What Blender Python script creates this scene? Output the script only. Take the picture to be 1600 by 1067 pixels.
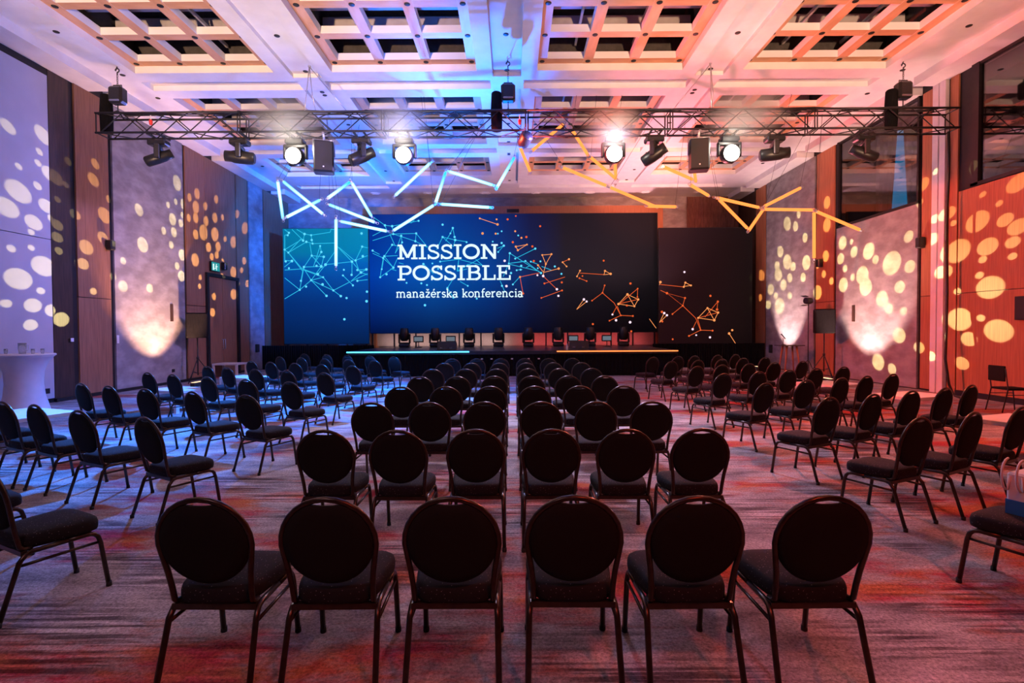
import bpy, math, random
from mathutils import Vector, Matrix
random.seed(7)
PI = math.pi
S = bpy.context.scene
C = S.collection
for o in list(bpy.data.objects): bpy.data.objects.remove(o)

# ---------------------------------------------------------------- camera
F = 827.0                       # focal length in pixels of the 1600 px wide photograph
CAM = Vector((0, 0, 1.65))
_p, _y, _r = math.radians(1.28), math.radians(0.139), math.radians(0.3)
_f = Vector((-math.sin(_y)*math.cos(_p), math.cos(_y)*math.cos(_p), -math.sin(_p)))
_r0 = Vector((math.cos(_y), math.sin(_y), 0))
_u0 = _r0.cross(_f)
RR = _r0*math.cos(_r) - _u0*math.sin(_r)
UU = _u0*math.cos(_r) + _r0*math.sin(_r)
cd = bpy.data.cameras.new('camera'); cam = bpy.data.objects.new('camera', cd); C.objects.link(cam)
cd.sensor_width = 36; cd.lens = 36*F/1600; cd.clip_end = 200; cd.clip_start = 0.05
M = Matrix((( RR.x, UU.x, -_f.x, CAM.x), (RR.y, UU.y, -_f.y, CAM.y), (RR.z, UU.z, -_f.z, CAM.z), (0, 0, 0, 1)))
cam.matrix_world = M
S.camera = cam
# measurement helpers: where a point seen in the photograph lies on a real plane of the room
def ray(px, py): return _f + RR*((px-800)/F) - UU*((py-533.5)/F)
def at_y(px, py, y):
    d = ray(px, py); return CAM + d*((y-CAM.y)/d.y)
def at_x(px, py, x):
    d = ray(px, py); return CAM + d*((x-CAM.x)/d.x)
def at_z(px, py, z):
    d = ray(px, py); return CAM + d*((z-CAM.z)/d.z)

# ---------------------------------------------------------------- world, exposure
W = bpy.data.worlds.new('world'); S.world = W; W.use_nodes = True
W.node_tree.nodes['Background'].inputs[0].default_value = (0.25, 0.22, 0.4, 1)
W.node_tree.nodes['Background'].inputs[1].default_value = 0.0
S.view_settings.view_transform = 'Standard'; S.view_settings.look = 'None'
S.view_settings.exposure = 0.0; S.view_settings.gamma = 1.0; S.view_settings.use_curve_mapping = False

# ---------------------------------------------------------------- lights
def spot(name, loc, target, power, color, size=60, blend=0.5, radius=0.15):
    l = bpy.data.lights.new(name, 'SPOT'); l.energy = power; l.color = color
    l.spot_size = math.radians(size); l.spot_blend = blend; l.shadow_soft_size = radius
    o = bpy.data.objects.new(name, l); C.objects.link(o); o.location = loc
    o.rotation_euler = (Vector(target)-Vector(loc)).to_track_quat('-Z', 'Y').to_euler()
    return o
def area(name, loc, target, power, color, sx, sy):
    l = bpy.data.lights.new(name, 'AREA'); l.energy = power; l.color = color
    l.shape = 'RECTANGLE'; l.size = sx; l.size_y = sy
    o = bpy.data.objects.new(name, l); C.objects.link(o); o.location = loc
    o.rotation_euler = (Vector(target)-Vector(loc)).to_track_quat('-Z', 'Y').to_euler()
    return o
WL = 10.8                       # half width of the hall
# unseen uplights added behind the photographer to brighten the coffered ceiling
spot('uplight_rear_left', (-5.0, -5.4, 1.0), (-5.5, 9.5, 8.1), 21000, (1, 0.60, 0.38), 35, 0.7, 0.25)
spot('uplight_rear_right', (4.6, -5.4, 1.0), (5.4, 9.5, 8.1), 18000, (1, 0.56, 0.34), 36, 0.7, 0.25)
spot('uplight_near_left', (-6.5, -2.0, 1.0), (-6.5, 4.5, 8.0), 80, (0.75, 0.66, 0.9), 70, 0.9, 0.25)
spot('uplight_near_right', (6.0, -2.0, 1.0), (6.0, 4.5, 8.0), 600, (1, 0.45, 0.5), 70, 0.9, 0.25)
# coloured heads standing on the stage, aimed up at the ceiling over the audience
spot('stage_blue_up', (-2.3, 22.6, 2.0), (-1.0, 11.5, 8.0), 34000, (0.0, 0.15, 1.0), 26, 0.7, 0.2)
spot('stage_blue_up_near', (-1.2, 22.8, 1.6), (-1.2, 17.5, 8.0), 9500, (0.0, 0.15, 1.0), 46, 0.9, 0.2)
spot('stage_blue_left', (-3.5, 21.0, 1.5), (-5.5, 19.5, 8.0), 3000, (0.0, 0.16, 1.0), 95, 0.8, 0.2)
spot('stage_violet_left', (-6.0, 22.0, 1.5), (-6.5, 12.0, 8.0), 3000, (0.26, 0.28, 1.0), 46, 0.9, 0.2)
spot('stage_red_up', (5.0, 22.0, 1.5), (6.5, 12.0, 8.0), 5500, (1.0, 0.20, 0.26), 60, 0.8, 0.2)
# room wash from the lighting truss
spot('truss_blue_floor', (-5.6, 12.2, 5.8), (-6.2, 6.4, 0), 11000, (0.02, 0.22, 1.0), 50, 0.9, 0.15)
spot('truss_blue_seats', (-3.2, 13.3, 6.2), (-4.2, 13.0, 0), 14000, (0.0, 0.18, 1.0), 95, 0.9, 0.15)
spot('truss_violet_wall', (3.4, 12.25, 6.0), (-10.8, 10.0, 4.0), 2300, (0.11, 0.16, 1.0), 50, 0.7, 0.2)
spot('truss_violet_far_wall', (1.4, 12.25, 6.0), (-10.8, 15.6, 4.0), 3200, (0.50, 0.34, 1.0), 50, 0.8, 0.2)
spot('truss_red_wall', (-2.6, 12.2, 5.6), (10.8, 12.0, 3.5), 6000, (1.0, 0.08, 0.035), 80, 0.7, 0.2)
spot('truss_red_floor', (5.5, 12.25, 6.0), (5.5, 5.5, 0), 2600, (1.0, 0.14, 0.08), 80, 0.9, 0.15)
spot('truss_white_floor', (0.2, 12.25, 6.1), (0.3, 9.5, 0), 2900, (0.74, 0.66, 1.0), 84, 0.9, 0.5)
spot('stage_pink_back', (6.0, 20.3, 1.5), (4.5, 21.5, 8.0), 2600, (1.0, 0.48, 0.55), 110, 0.9, 0.2)  # unseen pink spot added beside the stage to brighten the far ceiling
spot('truss_blue_back', (2.0, 13.4, 6.1), (-9.6, 24.4, 5.4), 30000, (0.0, 0.15, 1.0), 40, 0.8, 0.2)
spot('truss_red_back', (3.6, 13.4, 6.0), (6.5, 25.0, 8.2), 5200, (1.0, 0.26, 0.16), 34, 0.8, 0.2)
spot('rear_blue_truss', (-1.0, -3.0, 4.0), (-2.6, 12.8, 6.3), 9000, (0.0, 0.16, 1.0), 20, 0.8, 0.2)  # unseen blue spot added behind the camera to tint the truss
area('sill_light_left', (-3.2, 24.6, 0.98), (-3.2, 25.2, 1.25), 22, (1.0, 0.66, 0.62), 6.0, 0.06)  # unseen strips, left and right, added under the screen to brighten the sill
area('sill_light_right', (3.2, 24.6, 0.98), (3.2, 25.2, 1.25), 22, (1.0, 0.12, 0.12), 6.0, 0.06)
spot('rear_white_floor', (-2.5, -2.0, 6.5), (-3.2, 3.4, 0), 230, (0.95, 0.62, 0.75), 85, 0.9, 0.4)  # unseen spot added behind the camera for the near floor, not on the truss
spot('rear_red_floor', (2.5, -2.0, 6.5), (2.4, 2.8, 0), 700, (1.0, 0.08, 0.035), 75, 0.9, 0.3)  # unseen red counterpart, also added behind the camera
# floor washes against the concrete wall panels
spot('wash_left', (-9.35, 15.8, 0.17), (-10.8, 15.8, 3.0), 2100, (1, 0.50, 0.30), 78, 0.55, 0.08)
spot('wash_right_far', (9.6, 20.7, 0.17), (10.8, 20.7, 2.6), 1700, (1, 0.60, 0.56), 66, 0.55, 0.08)
spot('wash_right_near', (9.35, 16.0, 0.17), (10.8, 15.9, 2.9), 1700, (1, 0.56, 0.48), 80, 0.55, 0.08)

# gobo projectors: two moving heads at the stage corners throw blobs of light over the side walls
DOTS_L = [(5,194,8),(61,208,10),(55,234,4),(53,252,4),(22,257,4),(71,269,9),(22,297,14),(52,288,5),(66,320,9),(3,322,13),(46,346,10),(76,340,6),
(10,387,5),(42,386,4),(42,361,4),(62,415,14),(22,435,15),(57,454,5),(2,474,6),(45,477,10),(76,485,9),(41,508,8),
(88,278,9),(91,352,7),(91,371,7),(93,392,5),(97,499,10),(108,253,5),(104,289,4),(91,312,4),(117,335,6),
(147,255,6),(144,280,8),(162,336,10),(169,311,5),(159,371,8),(133,386,10),(128,412,8),(144,455,5),(175,432,5),
(275,285,7),(215,327,6),(221,382,8),(190,407,5),(190,447,8),(232,450,5),(268,342,6),(273,314,3),(283,335,3),(281,348,4),(254,360,4),(270,362,5),(266,382,4),(283,398,6),(275,415,4),(282,431,6),(285,318,5),(261,319,3),
(307,302,5),(295,308,4),(305,323,6),(320,322,4),(337,311,4),(294,340,4),(305,340,5),(321,345,5),(335,340,5),(347,339,3),(370,334,4),(305,366,5),(317,363,8),(335,366,7),(351,373,3),(364,378,6),(382,356,6),(325,386,5),(340,385,5),(304,406,7),(330,401,4),(338,398,4),(347,408,3),(364,425,6),(377,422,3),(381,407,4),(312,433,3),(311,447,3),(333,463,4),(331,488,5),(364,460,6),(372,443,3),(386,443,4),(346,431,3)]
DOTS_R = [(1293,316,6),(1445,287,8),(1439,316,5),(1522,260,8),(1578,243,9),(1538,303,4),(1564,317,4),(1593,285,12),(1529,346,14),(1573,343,9),(1593,354,11),(1492,348,4),(1486,332,8),(1470,339,6),(1472,263,4),(1249,334,4),(1231,349,7),(1244,353,5),(1293,351,7),
(1259,371,5),(1220,393,6),(1231,409,8),(1261,410,8),(1215,415,5),(1240,416,5),(1217,429,7),(1235,434,5),(1256,433,5),(1225,445,6),(1205,452,6),(1213,462,4),(1201,476,5),(1219,478,9),(1235,462,4),(1190,430,6),(1188,465,4),(1291,400,6),(1278,412,5),(1288,428,4),(1278,457,8),(1300,439,4),
(1318,379,7),(1332,377,3),(1336,393,6),(1315,404,6),(1322,419,4),(1319,445,8),(1334,433,4),(1359,392,9),(1422,369,8),(1370,405,5),(1349,430,10),(1395,411,13),(1424,416,9),(1354,448,10),(1408,448,9),(1380,467,9),(1414,486,6),(1391,482,6),(1407,524,11),(1438,543,8),(1396,577,6),(1374,566,9),
(1498,392,16),(1545,385,12),(1585,378,8),(1538,405,5),(1585,400,5),(1533,430,5),(1549,449,16),(1467,371,8),(1480,424,9),(1498,455,5),(1501,499,16),(1535,497,5),(1562,517,16),(1516,530,10),(1464,558,7),(1505,568,9)]
def gobo(name, loc, X, dots, power, color):
    loc = Vector(loc)
    l = bpy.data.lights.new(name, 'POINT'); l.energy = power; l.color = color; l.shadow_soft_size = 0.012
    o = bpy.data.objects.new(name, l); C.objects.link(o); o.location = loc
    l.use_nodes = True; nt = l.node_tree; nt.nodes.clear()
    out = nt.nodes.new('ShaderNodeOutputLight'); em = nt.nodes.new('ShaderNodeEmission')
    nt.links.new(em.outputs[0], out.inputs[0])
    tc = nt.nodes.new('ShaderNodeTexCoord')
    nrm = nt.nodes.new('ShaderNodeVectorMath'); nrm.operation = 'NORMALIZE'
    nt.links.new(tc.outputs['Normal'], nrm.inputs[0])
    prev = None
    for (px, py, r) in dots:
        P = at_x(px, py, X); dv = P-loc; dist = dv.length
        ang = (1.1 if abs(P.y) < 15 else 1.4)*r*abs(P.y)/F/dist
        n = dv.normalized()
        dp = nt.nodes.new('ShaderNodeVectorMath'); dp.operation = 'DOT_PRODUCT'
        nt.links.new(nrm.outputs[0], dp.inputs[0]); dp.inputs[1].default_value = n
        mr = nt.nodes.new('ShaderNodeMath'); mr.operation = 'MULTIPLY_ADD'; mr.use_clamp = True
        e0 = math.cos(ang*1.06); e1 = math.cos(ang*0.92); k = 1/(e1-e0)
        nt.links.new(dp.outputs['Value'], mr.inputs[0]); mr.inputs[1].default_value = k; mr.inputs[2].default_value = -e0*k
        if prev is None: prev = mr.outputs[0]
        else:
            mx = nt.nodes.new('ShaderNodeMath'); mx.operation = 'MAXIMUM'
            nt.links.new(prev, mx.inputs[0]); nt.links.new(mr.outputs[0], mx.inputs[1]); prev = mx.outputs[0]
    nt.links.new(prev, em.inputs['Strength'])
    return o
gobo('gobo_left', (-4.9, 18.0, 2.3), -WL, DOTS_L, 4400, (1.0, 0.80, 0.36))
gobo('gobo_right', (4.9, 18.0, 2.3), WL, DOTS_R, 5000, (1.0, 0.80, 0.32))

# ---------------------------------------------------------------- materials
def nmat(name, color=(0.5,0.5,0.5), rough=0.6, metal=0.0, spec=0.5):
    m = bpy.data.materials.new(name); m.use_nodes = True
    b = m.node_tree.nodes['Principled BSDF']
    b.inputs['Base Color'].default_value = (*color, 1); b.inputs['Roughness'].default_value = rough
    b.inputs['Metallic'].default_value = metal; b.inputs['Specular IOR Level'].default_value = spec
    return m
def N(nt, t, **kw):
    n = nt.nodes.new(t)
    for k, v in kw.items(): setattr(n, k, v)
    return n
def mottled(name, c1, c2, scale=(1,1,1), nscale=4, rough=0.7, bump=0.0, detail=6, metal=0.0, p0=0.35, p1=0.65, spec=0.5):
    m = nmat(name, c1, rough, metal, spec); nt = m.node_tree; b = nt.nodes['Principled BSDF']
    tc = N(nt, 'ShaderNodeTexCoord'); mp = N(nt, 'ShaderNodeMapping'); mp.inputs['Scale'].default_value = scale
    nz = N(nt, 'ShaderNodeTexNoise'); nz.inputs['Scale'].default_value = nscale; nz.inputs['Detail'].default_value = detail
    cr = N(nt, 'ShaderNodeValToRGB'); cr.color_ramp.elements[0].position = p0; cr.color_ramp.elements[1].position = p1
    cr.color_ramp.elements[0].color = (*c1, 1); cr.color_ramp.elements[1].color = (*c2, 1)
    L = nt.links.new
    L(tc.outputs['Object'], mp.inputs[0]); L(mp.outputs[0], nz.inputs['Vector']); L(nz.outputs['Fac'], cr.inputs[0]); L(cr.outputs[0], b.inputs['Base Color'])
    if bump:
        bp = N(nt, 'ShaderNodeBump'); bp.inputs['Strength'].default_value = bump; bp.inputs['Distance'].default_value = 0.02
        L(nz.outputs['Fac'], bp.inputs['Height']); L(bp.outputs[0], b.inputs['Normal'])
    return m
def emit(name, color, strength):
    m = bpy.data.materials.new(name); m.use_nodes = True; nt = m.node_tree; nt.nodes.clear()
    o = N(nt, 'ShaderNodeOutputMaterial'); e = N(nt, 'ShaderNodeEmission')
    e.inputs[0].default_value = (*color, 1); e.inputs[1].default_value = strength
    nt.links.new(e.outputs[0], o.inputs[0]); return m

MT = {}
MT['plaster'] = mottled('white_plaster', (0.74,0.73,0.74), (0.80,0.79,0.79), nscale=3, rough=0.75)
MT['rib'] = mottled('pale_wood_rib', (0.60,0.31,0.16), (0.68,0.38,0.21), (1,1,1), 6, 0.55)
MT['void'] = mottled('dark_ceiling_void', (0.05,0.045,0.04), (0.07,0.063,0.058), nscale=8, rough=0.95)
MT['duct'] = mottled('grey_duct', (0.34,0.32,0.31), (0.40,0.38,0.37), nscale=5, rough=0.7)
MT['wood'] = mottled('walnut_veneer', (0.23,0.105,0.055), (0.36,0.17,0.09), (6,6,0.35), 5, 0.5, 0.05, p0=0.3, p1=0.7)
MT['wood_red'] = mottled('cherry_veneer', (0.34,0.13,0.06), (0.50,0.20,0.09), (7,7,0.3), 5, 0.5, 0.05, p0=0.3, p1=0.7)
MT['darkwood'] = mottled('dark_wood', (0.035,0.02,0.015), (0.07,0.038,0.026), (6,6,0.4), 5, 0.45)
MT['concrete'] = mottled('concrete_panel', (0.235,0.22,0.225), (0.37,0.35,0.36), (1,0.9,1.7), 2.2, 0.85, 0.35, detail=15, p0=0.38, p1=0.66)
MT['joint'] = mottled('black_joint', (0.008,0.007,0.008), (0.014,0.012,0.012), nscale=10, rough=0.6)
MT['whitewall'] = mottled('white_partition', (0.46,0.47,0.52), (0.50,0.51,0.56), nscale=2, rough=0.7)
MT['blackmetal'] = mottled('black_powder_coat', (0.012,0.012,0.013), (0.02,0.02,0.022), nscale=40, rough=0.38)
MT['truss'] = mottled('black_truss_tube', (0.012,0.011,0.012), (0.02,0.019,0.02), nscale=30, rough=0.45)
MT['blackcloth'] = mottled('black_stage_cloth', (0.006,0.006,0.007), (0.012,0.011,0.012), (20,20,2), 4, 0.95, spec=0.1)
MT['grille'] = mottled('speaker_grille', (0.012,0.012,0.013), (0.022,0.022,0.024), nscale=180, rough=0.6)
MT['lens'] = nmat('dark_lens', (0.02,0.02,0.03), 0.08, 0, 0.8)
MT['chair_frame'] = mottled('bronze_chair_tube', (0.05,0.034,0.028), (0.07,0.048,0.038), nscale=30, rough=0.28, metal=0.75)
MT['foot'] = nmat('black_rubber', (0.01,0.01,0.01), 0.7)
MT['whitetable'] = mottled('white_laminate', (0.68,0.64,0.60), (0.74,0.70,0.66), (1,8,1), 3, 0.45)
MT['spandex'] = mottled('white_spandex', (0.66,0.62,0.62), (0.72,0.68,0.68), nscale=5, rough=0.75)
MT['clear'] = nmat('clear_plastic', (0.7,0.75,0.8), 0.15, 0, 0.6)
MT['steel'] = nmat('bright_steel', (0.55,0.55,0.58), 0.3, 0.9)
MT['wire'] = nmat('dark_wire', (0.05,0.05,0.06), 0.5, 0.3)
MT['red'] = nmat('red_plastic', (0.7,0.03,0.02), 0.4)
MT['whitebits'] = nmat('white_plastic', (0.75,0.75,0.75), 0.4)
MT['stagetop'] = mottled('black_stage_floor', (0.02,0.02,0.024), (0.04,0.04,0.045), nscale=3, rough=0.28)
MT['tube_cyan'] = emit('cyan_tube_light', (0.10, 0.58, 1.0), 16.0)
MT['tube_orange'] = emit('orange_tube_light', (1.0, 0.24, 0.05), 2.0)
def tube_mat(name, core, edge, strength):
    m = bpy.data.materials.new(name); m.use_nodes = True; nt = m.node_tree; nt.nodes.clear()
    o = N(nt,'ShaderNodeOutputMaterial'); e = N(nt,'ShaderNodeEmission'); lw = N(nt,'ShaderNodeLayerWeight'); lw.inputs[0].default_value = 0.45
    mx = N(nt,'ShaderNodeMix', data_type='RGBA'); ii = [i for i in mx.inputs if i.type == 'RGBA']
    ii[0].default_value = (*core,1); ii[1].default_value = (*edge,1)
    nt.links.new(lw.outputs['Facing'], mx.inputs['Factor']); nt.links.new([q for q in mx.outputs if q.type == 'RGBA'][0], e.inputs[0]); e.inputs[1].default_value = strength
    nt.links.new(e.outputs[0], o.inputs[0]); return m
MT['tube_cyan'] = tube_mat('cyan_tube_light', (0.62,1.0,1.0), (0.0,0.42,1.0), 1.7)
MT['strip_cyan'] = emit('cyan_strip', (0.06, 0.50, 1.0), 4.5)
MT['strip_orange'] = emit('orange_strip', (1.0, 0.20, 0.05), 2.2)
MT['lamp_white'] = emit('lit_lens', (1.0, 0.93, 0.82), 25.0)
MT['lamp_dim'] = emit('dim_lens', (0.9, 0.9, 0.8), 0.8)
MT['exit'] = emit('exit_sign_glow', (0.03, 0.35, 0.38), 0.9)
MT['exitw'] = emit('exit_sign_white', (0.7, 0.95, 0.95), 1.2)
MT['redglow'] = emit('red_glow', (1.0, 0.06, 0.02), 1.3)
MT['text'] = emit('white_text', (0.72, 0.93, 1.0), 1.15)
MT['net_cyan'] = emit('cyan_network', (0.03, 0.55, 0.85), 0.95)
MT['net_cyan_dot'] = emit('cyan_dots', (0.12, 0.70, 1.0), 1.1)
MT['net_orange'] = emit('orange_network', (0.95, 0.13, 0.03), 0.9)
MT['net_peach'] = emit('peach_network', (1.0, 0.33, 0.10), 1.1)
MT['net_pink'] = emit('pink_dots', (1.0, 0.72, 0.85), 1.2)
MT['beam'] = emit('cyan_light_column', (0.01, 0.34, 0.72), 0.8)  # emission colour imitating a reflected beam
MT['monitor'] = emit('grey_blue_monitor', (0.22, 0.27, 0.33), 0.6)

# chair fabric: black with tiny woven flecks
m = nmat('black_fabric', (0.012,0.012,0.014), 0.9, 0, 0.25); nt = m.node_tree; b = nt.nodes['Principled BSDF']
tc = N(nt,'ShaderNodeTexCoord'); vo = N(nt,'ShaderNodeTexVoronoi'); vo.inputs['Scale'].default_value = 70
cr = N(nt,'ShaderNodeValToRGB'); cr.color_ramp.elements[0].position = 0.10; cr.color_ramp.elements[1].position = 0.16
cr.color_ramp.elements[0].color = (0.20,0.18,0.20,1); cr.color_ramp.elements[1].color = (0.013,0.012,0.015,1)
nt.links.new(tc.outputs['Object'], vo.inputs['Vector']); nt.links.new(vo.outputs['Distance'], cr.inputs[0]); nt.links.new(cr.outputs[0], b.inputs['Base Color'])
MT['fabric'] = m
m = nmat('plain_black_backrest_fabric', (0.014,0.014,0.0135), 0.95, 0, 0.15); MT['backfabric'] = m

# carpet: grey-mauve ground, red and rust cloud patches, fine broken lines across the hall
m = nmat('patterned_carpet', (0.3,0.27,0.28), 0.95, 0, 0.1); nt = m.node_tree; b = nt.nodes['Principled BSDF']; L = nt.links.new
tc = N(nt,'ShaderNodeTexCoord')
def noise(scale, nsc, det=5, rough=0.55, off=(0,0,0)):
    mp = N(nt,'ShaderNodeMapping'); mp.inputs['Scale'].default_value = scale; mp.inputs['Location'].default_value = off
    nz = N(nt,'ShaderNodeTexNoise'); nz.inputs['Scale'].default_value = nsc; nz.inputs['Detail'].default_value = det; nz.inputs['Roughness'].default_value = rough
    L(tc.outputs['Object'], mp.inputs[0]); L(mp.outputs[0], nz.inputs['Vector']); return nz.outputs['Fac']
def ramp(src, a, b_, ca=(0,0,0), cb=(1,1,1)):
    r = N(nt,'ShaderNodeValToRGB'); r.color_ramp.elements[0].position = a; r.color_ramp.elements[1].position = b_
    r.color_ramp.elements[0].color = (*ca,1); r.color_ramp.elements[1].color = (*cb,1); L(src, r.inputs[0]); return r.outputs[0]
def mixc(f, a, b_, mode='MIX'):
    x = N(nt,'ShaderNodeMix', data_type='RGBA', blend_type=mode)
    if hasattr(f, 'type'): L(f, x.inputs['Factor'])
    else: x.inputs['Factor'].default_value = f
    for s, v in (('A', a), ('B', b_)):
        k = [i for i in x.inputs if i.name == s and i.type == 'RGBA'][0]
        if hasattr(v, 'type'): L(v, k)
        else: k.default_value = (*v, 1)
    return [q for q in x.outputs if q.type == 'RGBA'][0]
base = ramp(noise((0.55,1.1,1), 2.0, 10, 0.72), 0.34, 0.66, (0.14,0.12,0.135), (0.52,0.47,0.48))
redmask = ramp(noise((0.32,0.8,1), 1.25, 8, 0.68, (3.1,1.7,0)), 0.50, 0.60)
redcol = ramp(noise((0.6,1.6,1), 2.4, 6, 0.6), 0.42, 0.60, (0.36,0.045,0.07), (0.44,0.14,0.065))
c1 = mixc(redmask, base, redcol)
lines = ramp(noise((0.45,15,1), 1.7, 3, 0.62), 0.44, 0.56, (0.30,0.26,0.28), (1.35,1.3,1.3))
patch = ramp(noise((0.45,0.9,1), 1.6, 4, 0.6, (7,2,0)), 0.48, 0.60, (0.05,0.05,0.05), (1,1,1))
c2 = mixc(patch, c1, mixc(1.0, c1, lines, 'MULTIPLY'))
fine = ramp(noise((1,1,1), 55, 4, 0.85), 0.33, 0.67, (0.35,0.35,0.35), (1.45,1.45,1.45))
c3 = mixc(1.0, c2, fine, 'MULTIPLY')
L(c3, b.inputs['Base Color'])
MT['carpet'] = m

# LED wall pictures (flat picture backgrounds of lit screens)
def screen_mat(name, build):
    m = bpy.data.materials.new(name); m.use_nodes = True; nt = m.node_tree; nt.nodes.clear()
    o = N(nt,'ShaderNodeOutputMaterial'); e = N(nt,'ShaderNodeEmission'); gl = N(nt,'ShaderNodeBsdfPrincipled')
    gl.inputs['Base Color'].default_value = (0.006,0.006,0.007,1); gl.inputs['Roughness'].default_value = 0.7; gl.inputs['Specular IOR Level'].default_value = 0.1
    ad = N(nt,'ShaderNodeAddShader'); nt.links.new(e.outputs[0], ad.inputs[0]); nt.links.new(gl.outputs[0], ad.inputs[1]); nt.links.new(ad.outputs[0], o.inputs[0])
    tc = N(nt,'ShaderNodeTexCoord'); sp = N(nt,'ShaderNodeSeparateXYZ'); nt.links.new(tc.outputs['Generated'], sp.inputs[0])
    build(nt, sp, e); return m
def cramp(nt, src, stops):
    r = N(nt,'ShaderNodeValToRGB'); el = r.color_ramp.elements
    while len(el) < len(stops): el.new(0.5)
    for i, (p, c) in enumerate(stops): el[i].position = p; el[i].color = (*c, 1)
    nt.links.new(src, r.inputs[0]); return r.outputs[0]
def mulc(nt, a, b_):
    x = N(nt,'ShaderNodeMix', data_type='RGBA', blend_type='MULTIPLY'); x.inputs['Factor'].default_value = 1
    ii = [i for i in x.inputs if i.type == 'RGBA']; nt.links.new(a, ii[0]); nt.links.new(b_, ii[1])
    return [q for q in x.outputs if q.type == 'RGBA'][0]
def centre_build(nt, sp, e):
    a = cramp(nt, sp.outputs[0], [(0, (0.0,0.035,0.36)), (0.22, (0.0,0.085,0.46)), (0.42, (0.0,0.045,0.30)), (0.56, (0.004,0.014,0.085)), (0.68, (0.012,0.010,0.016)), (1, (0.006,0.005,0.006))])
    b_ = cramp(nt, sp.outputs[2], [(0, (0.12,0.12,0.14)), (0.3, (0.6,0.6,0.6)), (0.5, (1.1,1.1,1)), (0.75, (0.8,0.8,0.8)), (1, (0.45,0.45,0.6))])
    nt.links.new(mulc(nt, a, b_), e.inputs[0]); e.inputs[1].default_value = 1.0
def left_build(nt, sp, e):
    a = cramp(nt, sp.outputs[2], [(0, (0.0,0.012,0.07)), (0.35, (0.0,0.03,0.20)), (0.58, (0.0,0.07,0.38)), (0.70, (0.0,0.12,0.48)), (0.80, (0.0,0.22,0.46)), (1, (0.0,0.24,0.46))])
    b_ = cramp(nt, sp.outputs[0], [(0, (0.8,0.8,0.8)), (1, (1,1,1))])
    nt.links.new(mulc(nt, a, b_), e.inputs[0]); e.inputs[1].default_value = 1.0
def right_build(nt, sp, e):
    a = cramp(nt, sp.outputs[0], [(0, (0.040,0.008,0.010)), (1, (0.014,0.006,0.006))])
    b_ = cramp(nt, sp.outputs[2], [(0, (0.5,0.5,0.5)), (1, (1,1,1))])
    nt.links.new(mulc(nt, a, b_), e.inputs[0]); e.inputs[1].default_value = 0.6
MT['scr_c'] = screen_mat('centre_screen_picture', centre_build)
MT['scr_l'] = screen_mat('left_screen_picture', left_build)
MT['scr_r'] = screen_mat('right_screen_picture', right_build)
# window glass
m = bpy.data.materials.new('window_glass'); m.use_nodes = True; nt = m.node_tree; nt.nodes.clear()
o = N(nt,'ShaderNodeOutputMaterial'); g = N(nt,'ShaderNodeBsdfGlossy'); g.inputs['Roughness'].default_value = 0.02; g.inputs['Color'].default_value = (0.8,0.8,0.8,1)
t = N(nt,'ShaderNodeBsdfTransparent'); t.inputs['Color'].default_value = (0.7,0.7,0.72,1); mx = N(nt,'ShaderNodeMixShader'); mx.inputs[0].default_value = 0.16
nt.links.new(t.outputs[0], mx.inputs[1]); nt.links.new(g.outputs[0], mx.inputs[2]); nt.links.new(mx.outputs[0], o.inputs[0]); MT['glass'] = m
m = nmat('drinking_glass', (0.9,0.95,1), 0.05); m.node_tree.nodes['Principled BSDF'].inputs['Transmission Weight'].default_value = 0.8; MT['tumbler'] = m

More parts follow.
